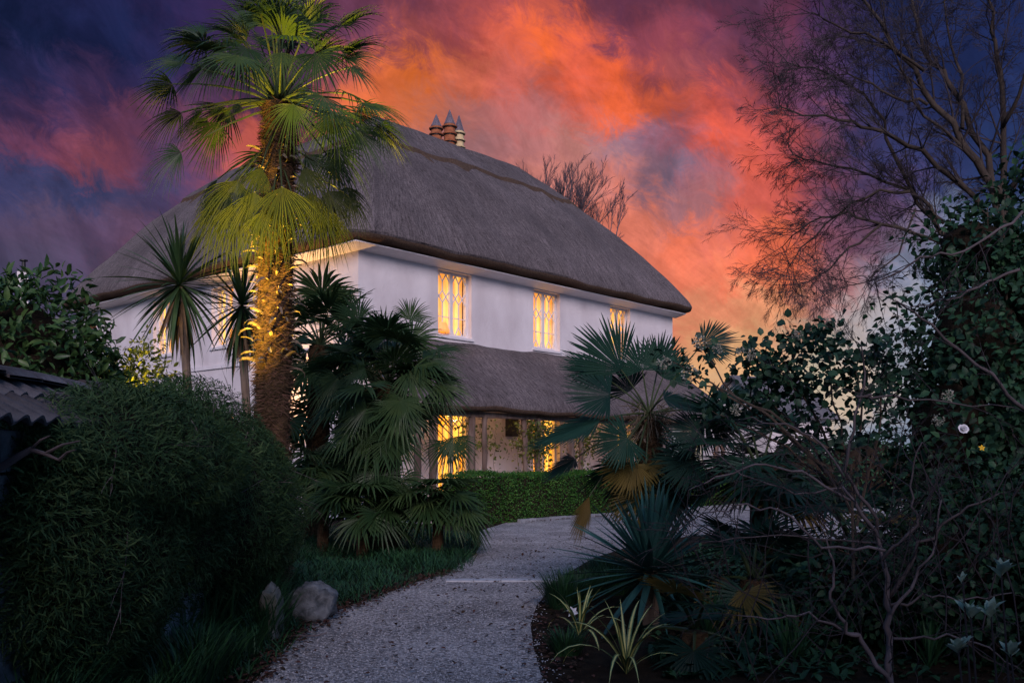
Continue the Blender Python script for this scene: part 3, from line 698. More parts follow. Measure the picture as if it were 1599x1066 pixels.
mb = MB(); vs = [(.02, -.03, 4.30), (14.98, -.03, 4.30), (14.98, -2.04, 2.83), (.02, -2.04, 2.83)]; vs += [(x, y, z-.03) for x, y, z in vs]; mb.add(vs, [(0,1,2,3),(4,7,6,5),(0,4,5,1),(1,5,6,2),(2,6,7,3),(3,7,4,0)]); mb.build('verandah_bounce_ceiling', M['white_wood'], house)  # unseen white ceiling added to bounce light onto the verandah wall
for tt, ss, e_ in ((2.25, -1.0, 26), (5.2, -1.3, 22), (9.75, -1.2, 26), (13.4, -1.2, 20)):  # lanterns added to brighten the verandah wall with warm light
    la = thing('added_verandah_lantern', {2.25: 'small lantern added for warm light under the verandah just right of the first lit door', 5.2: 'small lantern added for warm light left of the middle door', 9.75: 'small lantern added for warm light behind the stiff palm', 13.4: 'small lantern added for warm light at the far end of the verandah'}[tt], 'lantern', H(tt, ss, 2.86), 'lanterns added to light the verandah')
    mb = MB(); mb.tube([(0, 0, .0), (0, 0, .6)], .006, 5); mb.lathe([(.02, .0), (.075, -.03), (.075, -.045), (.0, -.045)], 10); mb.lathe([(.06, -.19), (.06, -.175), (.01, -.175)], 10)
    for k in range(4): mb.tube([(.055*math.cos(k*PI/2), .055*math.sin(k*PI/2), -.045), (.055*math.cos(k*PI/2), .055*math.sin(k*PI/2), -.175)], .005, 4)
    mb.build('lantern_frame', M['dark'], la)
    mb = MB(); mb.lathe([(.02, -.17), (.03, -.14), (.028, -.09), (.01, -.06)], 10); mb.build('bulb', M['lamp'], la)
    ld = bpy.data.lights.new('added_lantern_light', 'POINT'); lo = bpy.data.objects.new('added_lantern_light', ld); COL.objects.link(lo); lo.parent = la; lo.location = (0, 0, -.115)
    ld.energy = e_*1.45; ld.color = (1, .50, .22); ld.shadow_soft_size = .045
# chimney with three ringed pots under pointed caps
CT = 7.55
mb = MB(); mb.box((CT-.95, 4.05, 10.5), (CT+.88, 4.85, 12.06)); mb.box((CT-1.0, 4.0, 12.06), (CT+.93, 4.9, 12.12)); ch = mb.build('chimney', M['brick'], house)
def pot(t_, s_, r, h_, m, rings, cone):
    mb = MB(); z0 = 12.12
    mb.lathe([(r*1.05, 0), (r*1.0, h_*.4), (r*.95, h_)], 18, (t_, s_, z0)); p = mb.build('chimney_pot', M[m], house, smooth=True)
    for k in range(rings):
        rb = MB(); z = z0+h_*(.45+.5*k/(rings-1))
        rb.lathe([(r*.9, -.05), (r*1.30, -.055), (r*1.32, -.02), (r*.95, .03)], 18, (t_, s_, z)); rb.build('louvre_ring', M[m], p)
    db = MB()
    for k in range(rings):
        db = MB(); z = z0+h_*(.45+.5*k/(rings-1))-.085
        db.lathe([(r*1.0, 0), (r*1.12, 0), (r*1.12, .03), (r*1.0, .03)], 18, (t_, s_, z)); db.build('vent_gap', M['dark'], p)
    cb = MB(); z = z0+h_
    for k in range(12):
        a = 2*PI*k/12; cb.bar((t_+r*.95*math.cos(a), s_+r*.95*math.sin(a), z), (t_, s_, z+cone), .022, .022)
    cb.lathe([(r*.98, -.01), (r*.98, .03), (r*.9, .03)], 16, (t_, s_, z)); cb.lathe([(r*.5, cone*.50), (r*.5, cone*.52)], 12, (t_, s_, z))
    cb.lathe([(r*.80, .02), (.02, cone*.9)], 12, (t_, s_, z))
    cb.build('pointed_cap', M['glasscap'], p)
pot(CT-.62, 4.35, .19, .80, 'terracotta', 3, .42); pot(CT+.02, 4.35, .20, 1.05, 'terracotta', 3, .50); pot(CT+.58, 4.45, .175, .98, 'creampot', 3, .56)
# terracotta vent under the left eave; dark box fitting in the verandah
mb = MB(); mb.box((-.05, 14.75, 6.30), (.01, 15.15, 6.62)); mb.build('wall_vent', M['terracotta'], house)
mb = MB(); mb.box((5.62, -.24, 2.25), (5.96, -.002, 2.82)); mb.box((5.66, -.26, 2.30), (5.92, -.24, 2.77)); mb.box((5.74, -.10, 2.82), (5.84, -.002, 2.95)); mb.build('wall_speaker', M['dark'], house)

# ================================================================== other buildings
def gable_house(name, label, loc, rz, w, d, hz, rise, mroof):
    t = thing(name, label, 'house', loc, None, rz)
    mb = MB(); mb.box((-w/2, -d/2, 0), (w/2, d/2, hz)); mb.add([(-w/2, -d/2, hz), (-w/2, d/2, hz), (-w/2, 0, hz+rise)], [(0, 1, 2)]); mb.add([(w/2, -d/2, hz), (w/2, d/2, hz), (w/2, 0, hz+rise)], [(2, 1, 0)]); mb.build('wall', M['render'], t)
    mb = MB(); o = .3
    for s in (-1, 1):
        a = Vector((0, s*(d/2+o), hz-rise*o/(d/2)+.04)); b = Vector((0, 0, hz+rise+.04)); n = Vector((0, s*rise, d/2)).normalized()*.1
        vs = [Vector((x, 0, 0))+q+k for q in (a, b) for x in (-w/2-o, w/2+o) for k in (n*0, n)]
        mb.add(vs, [(0,2,3,1),(4,5,7,6),(0,1,5,4),(2,6,7,3),(0,4,6,2),(1,3,7,5)])
    r = mb.build('roof', M[mroof], t); return t, r
t, r = gable_house('white_outbuilding', 'white outbuilding seen behind the right end of the verandah', (11.9, 44, 0), math.radians(35), 4.2, 4, 3.6, 1.7, 'slate')
mb = MB(); mb.box((-.5, -2.06, 0), (.4, -2.0, 2.1)); d_ = mb.build('door', M['slate'], t)
for x in (-1.7, .8):
    mb = MB(); mb.box((x, -2.06, 1.0), (x+.8, -2.0, 2.2)); mb.build('window', M['dark'], t)
cp = P(37, 440, 46)
t, r = gable_house('distant_cottage', 'distant cottage whose slim chimney shows above the laurel', (cp.x, 46, 0), .3, 8, 6, 5.5, 3.0, 'slate')
mb = MB(); mb.box((-.25, -.25, 7.5), (.25, .25, 10.75)); chs = mb.build('chimney', M['render'], r)
mb = MB(); mb.lathe([(.10, 10.75), (.09, 11.3)], 10); mb.lathe([(.19, 11.3), (.19, 11.36)], 10); mb.build('chimney_cowl', M['dark'], t)

# ================================================================== box hedges
def box_hedge(label, t0, t1, s0, s1, hz, k):
    t = thing('box_hedge', label, 'hedge', H(t0, s0), 'clipped box hedges in front of the verandah')
    rel = lambda a, b, z: H(a, b, z)-t.location
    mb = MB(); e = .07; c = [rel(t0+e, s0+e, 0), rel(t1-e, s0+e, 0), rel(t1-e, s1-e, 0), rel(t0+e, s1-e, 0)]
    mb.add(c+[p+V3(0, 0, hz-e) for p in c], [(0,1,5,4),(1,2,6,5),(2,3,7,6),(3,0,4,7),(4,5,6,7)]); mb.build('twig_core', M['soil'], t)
    L = t1-t0; W = s1-s0; A = np.array([L*hz, L*W, W*hz, W*hz]); which = rng.choice(4, k, p=A/A.sum()); a = rng.random(k); b = rng.random(k)
    tt = np.where(which < 2, t0+a*L, np.where(which == 2, t0, t1)); ss = np.where(which == 0, s0, np.where(which == 1, s0+b*W, s0+a*W)); zz = np.where(which == 0, b*hz, np.where(which == 1, hz, b*hz))
    u = np.array(U); nn = np.array(N_); nrm = np.where((which == 0)[:, None], nn, np.where((which == 1)[:, None], np.array((0, 0, 1.)), np.where((which == 2)[:, None], -u, u)))
    bul = .03*np.sin(tt*3+zz*4)+.025*np.sin(tt*7.3-zz*5)+.02*np.sin(tt*1.3)
    pos = np.array(C0)+tt[:, None]*u-ss[:, None]*nn+np.stack([0*zz, 0*zz, zz], -1)+nrm*(rng.normal(0, .03, k)+bul-.02)[:, None]-np.array(t.location)
    d = nz(nrm*.9+rdir(k)*.9+np.array((0, 0, .3))); n = nz(nrm+rdir(k)*.8)
    sz = rng.uniform(.03, .055, k)
    link('foliage', scatter_mesh('foliage', (LEAF_V, LEAF_T, LEAF_Q), pos, frames(d, n), sz, sz*.6, M['box']), t, 'stuff')
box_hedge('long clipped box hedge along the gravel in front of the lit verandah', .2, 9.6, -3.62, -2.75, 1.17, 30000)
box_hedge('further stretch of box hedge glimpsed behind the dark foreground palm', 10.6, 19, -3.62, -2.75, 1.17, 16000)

# ================================================================== climbing roses on the verandah posts
for i, (tt, lab) in enumerate(((2.46, 'leafy climber on the second verandah post beside the lit door'), (4.06, 'yellow lit rose climbing the post under the dark wall box'), (4.6, 'climbing rose on the post in front of the middle door'), (6.6, 'green climber on the post right of the middle door'), (8.7, 'climber on a verandah post behind the fan palm'), (12.4, 'climber at the far right end of the verandah'))):
    t = thing('climbing_rose', lab, 'climber', H(tt+.12, -2.12), 'climbing roses on the verandah')
    mb = MB(); pth = []
    for k in range(5):
        pts = [Vector((random.gauss(0, .05), random.gauss(0, .05), 0))]
        for z in range(1, 9): pts.append(Vector((pts[-1].x+random.gauss(.0, .09), pts[-1].y+random.gauss(0, .05), z*.31)))
        mb.tube(pts, .007, 4); pth += pts
    mb.build('stem', M['bark'], t)
    k = 620 if i in (1, 2, 3) else 300; c = np.array([pth[j] for j in rng.integers(0, len(pth), k)]); c[:, 2] = np.where(rng.random(k) < .55, 1.7+rng.random(k)*.85, c[:, 2])
    pos = c+rng.normal(0, 1, (k, 3))*np.array((.17, .12, .12)); pos[:, 2] = np.clip(pos[:, 2], .05, 2.6)
    sz = rng.uniform(.07, .13, k); leaves(t, pos, rdir(k)+np.array((0, 0, -.3)), rdir(k)+np.array((0, 0, 1)), sz, sz*.6, 'rose', single=0)
#@@PLANTS

# ================================================================== palms
def fan_trunk(t, path, r0, r1, strands=2500, boots=60, bz=(.3, 1.0), seed=0):
    """fibrous palm trunk (part), loose fibre, and old curved leaf bases (a part each); path relative to t"""
    n = 44; pts = []; P_ = [Vector(p) for p in path]; k = len(P_)-1
    for i in range(n+1):
        u = i/n*k; j = min(int(u), k-1); pts.append(P_[j].lerp(P_[j+1], u-j))
    rr = [(r0+(r1-r0)*i/n)*(1+.05*math.sin(i*1.9)+random.uniform(-.03, .03)) for i in range(n+1)]
    mb = MB(); mb.tube(pts, rr, 22, jit=.10); mb.build('trunk', M['fibre'], t)
    u = rng.random(strands)*n; j = np.minimum(u.astype(int), n-1); fr = (u-j)[:, None]; PP = np.array([list(p) for p in pts]); RR = np.array(rr)
    c = PP[j]*(1-fr)+PP[j+1]*fr; a = rng.random(strands)*2*PI; rad = np.stack([np.cos(a), np.sin(a), 0*a], -1); tan = np.stack([-np.sin(a), np.cos(a), 0*a], -1)
    pos = c+rad*(RR[j]*rng.uniform(.92, 1.03, strands))[:, None]
    d = tan*rng.choice([-1, 1], strands)[:, None]*rng.uniform(.3, 1, strands)[:, None]+rad*rng.uniform(.05, .55, strands)[:, None]+np.stack([0*a, 0*a, rng.uniform(-.8, .35, strands)], -1)
    sz = rng.uniform(.05, .17, strands)*min(1, r0/.2)
    link('loose_fibre', scatter_mesh('loose_fibre', (NEEDLE_V, NEEDLE_T, NEEDLE_Q), pos, frames(d, rad), sz, np.full(strands, .0065), M['fibre_strand']), t, 'stuff')
    km = [strap_mesh('leaf_base', random.uniform(.13, .26), .032, random.uniform(.2, .9), random.uniform(1.6, 3.0), 'boot', 6, .5, tipw=.5) for _ in range(6)]
    for i in range(boots):
        u = (bz[0]+(bz[1]-bz[0])*(i+random.random())/boots)*n; j = min(int(u), n-1); p = pts[j].lerp(pts[j+1], u-j); az = i*2.4+random.uniform(-.4, .4)
        o = link('leaf_base', km[i % 6], t); o.location = p+V3(math.cos(az), math.sin(az), 0)*rr[j]*.93; o.rotation_euler = (random.uniform(-.9, .9), random.uniform(-.3, .3), az)
        s = random.uniform(.7, 1.25); o.scale = (s, s*1.1, s)
FC = (0.15, -1, .25)      # blade turned to the drive
UPN = (0, -.35, 1)
# --- the tall palm
YT = 11.0
tall = thing('fan_palm', 'tallest fan palm with hairy trunk towering in front of the thatched house', 'palm tree', (P(425, HY, YT).x, YT, 0), 'fan palms in the garden')
tw = lambda px, py, dy=0: P(px, py, YT+dy)-tall.location
fan_trunk(tall, [(0, 0, 0), tw(425, 640), tw(428, 500), tw(433, 330), tw(436, 165)], .190, .175, 15000, 150, (.36, .90))
cT = tw(436, 160)
for hub, tip, nrm, kw in (
    ((318,58),(248,28),(0,-.8,.8),dict(dy=-.2)), ((287,98),(211,86),(0,-.8,.8),dict()), ((335,95),(286,150),(-.5,-1,.3),dict(dy=-.3)), ((385,75),(352,140),FC,dict(dy=-.9,tdy=-.1)),
    ((395,45),(335,-25),FC,dict(dy=.3)), ((430,35),(415,-55),FC,dict(dy=-.1)), ((462,45),(505,-40),FC,dict(dy=.4)), ((492,62),(563,14),UPN,dict(dy=.2)), ((538,92),(606,80),(0,-.8,.8),dict(dy=.1)), ((548,105),(596,140),(.4,-.6,1),dict(dy=-.3)),
    ((492,85),(510,150),FC,dict(dy=-.8)), ((440,82),(440,140),FC,dict(dy=-1.0)), ((362,158),(314,178),(-.3,-.6,1),dict(dy=.2)), ((376,165),(344,196),(-.4,-.8,.6),dict(dy=-.4)), ((524,166),(592,166),UPN,dict(dy=.3)),
    ((520,178),(536,246),FC,dict(dy=-.4)), ((556,205),(612,252),(.4,-.9,.5),dict(dy=-.2)), ((458,163),(448,236),FC,dict(dy=-.7,tdy=.1)), ((283,238),(216,280),(-.2,-1,.55),dict(dy=-.1,m='palm')), ((478,242),(540,296),(.5,-.8,.6),dict(dy=.2)),
    ((372,282),(330,385),(-.35,-1,.15),dict(dy=-.2,droop=.3)), ((398,300),(384,396),(-.1,-1,.1),dict(dy=-.5,droop=.3)), ((440,292),(446,392),FC,dict(dy=-.6,droop=.3)), ((408,262),(388,326),FC,dict(dy=-.5)), ((512,298),(546,356),(.5,-1,.3),dict(dy=0)), ((500,318),(500,404),(.2,-1,.1),dict(dy=.1,droop=.3)),
    ((338,298),(312,360),(-.6,-.7,.4),dict(dy=.3)), ((474,262),(512,336),(.4,-1,.2),dict(dy=-.3)), ((352,312),(338,416),(-.3,-1,.1),dict(dy=.1,droop=.35)), ((540,292),(560,352),(.5,-.8,.3),dict(dy=.4)), ((425,320),(415,410),(0,-1,0),dict(dy=-.4,droop=.3))):
    base = cT if hub[1] < 235 else tw(435, hub[1]-70)
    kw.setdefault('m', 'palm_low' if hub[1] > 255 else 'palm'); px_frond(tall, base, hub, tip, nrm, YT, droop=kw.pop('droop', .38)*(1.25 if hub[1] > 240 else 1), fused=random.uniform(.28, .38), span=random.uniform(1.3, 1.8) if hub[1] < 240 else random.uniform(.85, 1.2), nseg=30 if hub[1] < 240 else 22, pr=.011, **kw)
for i in range(44):
    el = random.uniform(-.35, 1.45); rand_frond(tall, cT, i*2.4, el, random.uniform(.6, 1.0)*(1+.35*math.cos(el)), random.uniform(.52, .70), bend=random.uniform(.2, 1.0), droop=random.uniform(.25, .5), fused=random.uniform(.26, .38), span=random.uniform(1.1, 1.9), nseg=26)
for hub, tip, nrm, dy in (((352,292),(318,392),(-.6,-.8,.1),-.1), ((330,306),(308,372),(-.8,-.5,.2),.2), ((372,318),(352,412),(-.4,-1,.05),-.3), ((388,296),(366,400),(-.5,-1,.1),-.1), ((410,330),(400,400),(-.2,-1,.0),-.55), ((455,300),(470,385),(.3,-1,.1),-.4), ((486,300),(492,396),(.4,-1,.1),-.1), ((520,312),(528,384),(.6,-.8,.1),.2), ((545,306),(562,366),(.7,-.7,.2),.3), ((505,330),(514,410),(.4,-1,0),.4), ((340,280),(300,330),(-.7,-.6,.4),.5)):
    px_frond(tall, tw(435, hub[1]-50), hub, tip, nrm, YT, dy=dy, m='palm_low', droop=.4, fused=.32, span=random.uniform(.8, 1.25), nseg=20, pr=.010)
# --- leafy palm in the middle
YM = 15.5
midp = thing('fan_palm', 'bushy dark fan palm standing between the tall palm and the lit door', 'palm tree', (P(600, HY, YM).x, YM, 0), 'fan palms in the garden')
mw = lambda px, py, dy=0: P(px, py, YM+dy)-midp.location
fan_trunk(midp, [(0, 0, 0), mw(603, 760), mw(607, 600)], .25, .21, 1500, 26, (.1, .95)); cM = mw(608, 605)
for hub, tip, nrm, kw in (
    ((597,532),(545,490),FC,dict()), ((600,530),(606,462),FC,dict(dy=.3)), ((552,547),(490,545),(-.2,-.8,.8),dict()), ((527,590),(478,640),(-.4,-1,.4),dict(dy=-.5)), ((573,637),(520,668),(-.3,-1,.6),dict(dy=-.9)), ((624,625),(632,682),(0,-1,.5),dict(dy=-1.1)), ((628,622),(590,668),(-.2,-1,.5),dict(dy=-1.0)),
    ((681,598),(748,612),(.3,-.8,1),dict(dy=-.3)), ((684,605),(735,650),(.3,-.8,.8),dict(dy=-.2)), ((642,532),(700,505),(.2,-.9,.5),dict(dy=.2)), ((684,545),(746,540),UPN,dict()), ((618,682),(608,752),FC,dict(dy=-.9)), ((708,682),(722,738),(.4,-1,.3),dict(dy=0)), ((660,560),(735,570),(.2,-.7,1),dict(dy=-.4)), ((640,500),(652,452),FC,dict(dy=.6)), ((560,500),(520,455),FC,dict(dy=.6)), ((640,580),(690,640),(.2,-1,.5),dict(dy=-.7)), ((570,575),(510,600),(-.2,-.8,.9),dict(dy=-.6)), ((700,690),(690,745),FC,dict(dy=.3))):
    px_frond(midp, cM, hub, tip, nrm, YM, droop=.24, span=random.uniform(1.5, 2.0), fused=.4, nseg=30, **kw)
for i in range(40):
    az = (i*2.4) % (2*PI); el = random.uniform(-.7, 1.25); right = .5 < az < 2.6
    rand_frond(midp, cM, az, el if not right else max(el, .55), random.uniform(.6, 1.05)*(.6 if right else 1), random.uniform(.62, .85), bend=random.uniform(.3, .8), droop=.25, nseg=26)
for i in range(14):
    az = random.uniform(2.6, 5.9); rand_frond(midp, cM*random.uniform(.45, .85), az, random.uniform(-.5, .2), random.uniform(.4, .8), random.uniform(.55, .75), bend=random.uniform(.6, 1.1), droop=.35, nseg=24)
# --- two palms behind it
bp = thing('fan_palm', 'fan palm half hidden behind the tall palm trunk, against the white wall', 'palm tree', (P(492, HY, 17.5).x, 17.5, 0), 'fan palms in the garden')
cB = P(500, 540, 17.5)-bp.location; fan_trunk(bp, [(0, 0, 0), cB*.5, cB], .22, .2, 700, 10)
for i in range(22): rand_frond(bp, cB*random.uniform(.35, .9), i*2.4, random.uniform(-.5, .3), random.uniform(.5, .95), random.uniform(.6, .8), bend=random.uniform(.5, 1.0), droop=.3, nseg=24)
for i in range(34): rand_frond(bp, cB, i*2.4, random.uniform(-.6, 1.35), random.uniform(.6, 1.2), random.uniform(.7, .9), bend=random.uniform(.2, .7), droop=.22, nseg=26)
for i, (px, py, Y, lab) in enumerate(((566, 800, 14.7, 'low fan palm drooping at the left foot of the bushy palm trunk'), (684, 790, 15.0, 'low fan palm spreading over the grass at the end of the box hedge'), (505, 745, 15.6, 'fan palm in the dark gap between the hairy trunk and the bushy palm'))):
    t = thing('fan_palm', lab, 'palm tree', (P(px, py, Y).x, Y, 0), 'fan palms in the garden'); c = P(px, py, Y)-t.location
    mb = MB(); mb.tube([(0, 0, 0), c], [.10, .08], 9, jit=.1); mb.build('trunk', M['fibre'], t)
    for k in range(24): rand_frond(t, c, k*2.4+i, random.uniform(-.25, 1.0), random.uniform(.3, .62), random.uniform(.55, .72), bend=random.uniform(.5, 1.0), droop=.3, nseg=26)
# --- crisp palm in front on the right
YR = 10.2
rp = thing('fan_palm', 'stiff dark fan palm beside the drive with yellowing lower leaves', 'palm tree', (P(1016, HY, YR).x, YR, 0), 'fan palms in the garden')
rw = lambda px, py, dy=0: P(px, py, YR+dy)-rp.location
fan_trunk(rp, [(0, 0, 0), rw(1016, 780), rw(1014, 655)], .15, .12, 900, 18, (.3, .95)); cR = rw(1014, 645)
for hub, tip, nrm, kw in (
    ((1003,578),(992,526),FC,dict(span=1.75)), ((1027,576),(1040,522),FC,dict(dy=.4,span=1.5)), ((970,577),(903,518),(-.5,-1,.5),dict(dy=-.1,span=1.2)), ((944,588),(876,560),(-.3,-.5,1),dict(dy=.1,span=1.5)), ((953,617),(883,607),(-.2,-.75,.7),dict(dy=-.3,span=1.6)), ((937,655),(832,694),(-.3,-.25,1),dict(dy=-.5,span=1.3)),
    ((898,716),(850,746),(-.6,-.3,.8),dict(dy=-.2,span=1.5)), ((980,684),(932,712),(-.2,-1,.55),dict(dy=-.7,span=1.9)), ((992,722),(950,760),(-.1,-1,.35),dict(dy=-.6,span=1.7,m='palm_old')), ((1006,768),(990,826),FC,dict(dy=-.5,span=1.7,m='palm_old')), ((920,775),(898,842),(-1,-.3,.1),dict(dy=-.4,span=.9,m='palm_old')),
    ((1098,536),(1152,528),(.1,-.8,.6),dict(dy=.2,span=1.5)), ((1036,622),(1102,636),(.1,-.35,1),dict(dy=-.8,span=1.5)), ((1094,674),(1040,686),(-.1,-1,.6),dict(dy=-.9,span=1.7)), ((1086,716),(1030,742),(-.1,-1,.4),dict(dy=-.8,span=1.7)), ((1126,626),(1182,604),(.1,-.4,1),dict(dy=-.2,span=1.5)), ((1035,590),(1062,545),FC,dict(dy=.1,span=1.4)), ((985,610),(955,570),(-.3,-1,.3),dict(dy=.4,span=1.4)), ((1100,640),(1165,680),(.2,-.9,.6),dict(dy=-.4,span=1.7))):
    tip = (hub[0]+(tip[0]-hub[0])*1.14, hub[1]+(tip[1]-hub[1])*1.14); kw.setdefault('m', 'palm_blue'); px_frond(rp, cR, hub, tip, nrm, YR, droop=.04, fused=.62, cup=.10, nseg=34, pr=.009, sag=.05, **kw)
for i in range(12): rand_frond(rp, cR-V3(0, 0, random.uniform(.05, .5)), 3.0+random.uniform(-2.4, 2.4), random.uniform(-.9, -.1), random.uniform(.35, .6), random.uniform(.45, .58), m='palm_old' if i % 4 == 0 else 'palm_blue', bend=random.uniform(.3, .8), droop=.08, fused=.5, nseg=28, span=1.8)
k = 260; a = rng.random(k)*2*PI; pos = np.array(cR)+np.stack([.13*np.cos(a), .13*np.sin(a), rng.uniform(-.25, .12, k)], -1)
link('dry_sheath', scatter_mesh('dry_sheath', (NEEDLE_V, NEEDLE_T, NEEDLE_Q), pos, frames(np.stack([.5*np.cos(a), .5*np.sin(a), rng.uniform(-1.4, .6, k)], -1), rdir(k)), rng.uniform(.12, .32, k), np.full(k, .010), M['boot']), rp, 'stuff')
for j, (px, py, Y, lab, n_, L_) in enumerate(((1188, 742, 9.4, 'drooping fan palm right of the stiff palm, behind bare twigs', 20, .62), (1175, 905, 8.2, 'small shaded fan palm low in the bed right of the spiky yucca', 12, .5), (1330, 850, 8.6, 'fan palm almost lost in shade behind the bare shrub', 14, .6), (1085, 985, 6.9, 'tiny fan palm on the bare soil in front of the yucca', 9, .36))):
    t = thing('fan_palm', lab, 'palm tree', (P(px, py, Y).x, Y, 0), 'fan palms in the garden'); c = P(px, py, Y)-t.location
    mb = MB(); mb.tube([(0, 0, 0), c*.5, c], [.13, .12, .10], 9, jit=.1); mb.build('trunk', M['fibre'], t)
    for k in range(n_): rand_frond(t, c, k*2.4+j, random.uniform(-.5, 1.1), random.uniform(.3, .7)*L_/.6, L_*random.uniform(.85, 1.1), m='palm_old' if k in (3, 9) else 'palm_blue', bend=random.uniform(.3, .9), droop=.12, nseg=26)

# ================================================================== cabbage palms, yucca, striped lilies
def cabbage(label, base_px, head_px, Y, n, L, r=.06, top=1.45):
    b = (P(base_px, HY, Y).x, Y, 0); t = thing('cabbage_palm', label, 'cabbage palm', b, 'cabbage palms by the side wall'); c = P(*head_px, Y)-t.location
    mb = MB(); mid = c*.5+V3(random.uniform(-.05, .05), 0, 0); mb.tube([(0, 0, 0), mid*.5, mid, c*.8, c], [r*1.2, r, r*.95, r*.9, r*.9], 10, jit=.08); mb.build('trunk', M['cbark'], t)
    rosette(t, c, n, L, .052, -1.25, top, .35, .35, 'cordy', nk=14, fold=.3)
    rosette(t, c-V3(0, 0, .1), 34, L*.85, .04, -1.45, -1.15, .2, .2, 'cordy_dead', name='dead_leaf', nk=3)
    return t
cabbage('cabbage palm with drooping sword leaves nearest the lit side window', 318, (281, 448), 12.5, 120, 1.12)
cabbage('cabbage palm squeezed between its taller neighbour and the hairy trunk', 388, (378, 480), 12.9, 90, 1.05)
for px, hd, lab in ((545, (540, 560), 'slim cabbage palm stem, left one seen under the bushy palm'), (580, (590, 545), 'slim cabbage palm stem, right one seen under the bushy palm')):
    cabbage(lab, px, hd, 18.6, 40, .9, .075)
yu = thing('yucca', 'big spiky blue green yucca beside the drive', 'yucca', (P(1016, HY, 8.6).x, 8.6, 0))
mb = MB(); mb.tube([(0, 0, 0), (0, 0, .5)], [.08, .07], 9, jit=.1); mb.build('trunk', M['cbark'], yu)
rosette(yu, (0, 0, .46), 135, .95, .058, -.45, 1.5, .25, .02, 'yucca', nk=14, fold=.35, tw=.2)
for px, py, n, L, lab in ((905, 998, 17, .58, 'striped sword lily with yellow leaves, left of two by the drive'), (978, 1052, 20, .66, 'striped sword lily nearest the camera at the edge of the bed'), (1392, 985, 16, .5, 'striped sword lily behind the bare shrub stems')):
    b = G(px, py); t = thing('sword_lily', lab, 'striped plant', b, 'striped sword lilies')
    rosette(t, (0, 0, 0), n, L, .034, .75, 1.45, 2.6, .5, 'stripe', nk=7, fold=.2)
for px, py, n, L, lab in ((330, 1010, 46, .62, 'clump of upright iris leaves at the foot of the feathery bush'), (250, 1040, 34, .6, 'iris clump lower left in deep shade'), (395, 1005, 30, .5, 'iris leaves beside the upright flat stone'), (1120, 1000, 36, .5, 'strappy leaf clump in the bed behind the nearest striped lily'), (1230, 1030, 36, .55, 'strappy leaf clump under the bare shrub near the bottom edge'), (1080, 940, 30, .45, 'strappy leaf clump at the right foot of the yucca'), (1440, 1040, 36, .5, 'strappy leaf clump between the bare shrub and the pale shoots')):
    b = G(px, py); t = thing('iris_clump', lab, 'iris', b, 'clumps of strappy leaves')
    for k in range(3): rosette(t, (random.uniform(-.15, .15), random.uniform(-.15, .15), 0), n//3, L, .024, .95, 1.5, 1.0, .2, 'grass', nk=5)

BL_V = np.array([(0,.5,0),(0,-.5,0),(.4,.5,.02),(.4,-.5,.02),(.75,.35,-.06),(.75,-.35,-.06),(1,0,-.2)], float); BL_Q = np.array([(0,1,3,2),(2,3,5,4)]); BL_T = np.array([(4,5,6)])
def grass_clump(label, px, py, r, L, k, m='grass', group='grass clumps by the drive'):
    t = thing('grass_clump', label, 'grass', G(px, py), group); a = rng.random(k)*2*PI; q = r*np.sqrt(rng.random(k))
    pos = np.stack([q*np.cos(a), q*np.sin(a), 0*q], -1); d = np.stack([.45*np.cos(a)*q/r+rng.normal(0, .15, k), .45*np.sin(a)*q/r+rng.normal(0, .15, k), np.ones(k)], -1)
    out = np.stack([np.cos(a), np.sin(a), np.full(k, .3)], -1)
    link('blades', scatter_mesh('blades', (BL_V, BL_T, BL_Q), pos, frames(d, -out), rng.uniform(.6, 1.1, k)*L, np.full(k, .0085), M[m]), t, 'stuff')
for args in (('upright grass clump at the drive edge left of the yucca', 878, 948, .16, .42, 420), ('grass clump behind the white narcissus', 905, 935, .2, .38, 420), ('grass clump at the bend of the drive', 945, 905, .25, .36, 420), ('low grass tuft in front of the left striped lily', 884, 1020, .12, .22, 260), ('grass clump under the left blades of the yucca', 960, 925, .25, .34, 400)): grass_clump(*args)

# ground cover along the left border and in the right bed
def cover(name, label, poly, k, L, m, up=1.0, tm=(BL_V, BL_T, BL_Q), w=.012, jit=.08):
    xs = [p[0] for p in poly]; ys = [p[1] for p in poly]; kk = k*3
    x = rng.uniform(min(xs), max(xs), kk); y = rng.uniform(min(ys), max(ys), kk); ok = in_poly(x+rng.normal(0, jit, kk), y+rng.normal(0, jit, kk), poly); x = x[ok][:k]; y = y[ok][:k]; k = len(x)
    a = rng.random(k)*2*PI; d = np.stack([np.cos(a), np.sin(a), np.full(k, up)+rng.normal(0, .25, k)], -1)
    cl = .75+.4*np.sin(x*2.1+1)*np.sin(y*1.7)+.25*np.sin(x*5+y*3)
    me = scatter_mesh(name, tm, np.stack([x, y, np.full(k, .004)], -1), frames(d, np.stack([-np.cos(a), -np.sin(a), np.full(k, .6)], -1)), np.clip(rng.uniform(.6, 1.15, k)*L*cl, .03, 1), np.full(k, w), M[m])
    return tag(link(name, me, None, 'stuff'), label, 'ground cover')
gp = lambda *ps: [tuple(G(*p)[:2]) for p in ps]
cover('grass_border', 'lush grassy ground cover at the foot of the bushy palms', gp((440,955),(535,948),(600,925),(720,890),(748,855),(735,838),(600,822),(470,830),(400,900)), 15000, .30, 'grass', 1.0, w=.011)
cover('shaded_undergrowth', 'dark grassy undergrowth in the shade at lower left', gp((120,1066),(395,1066),(470,985),(440,950),(330,930),(100,960)), 4500, .24, 'grass', .9)
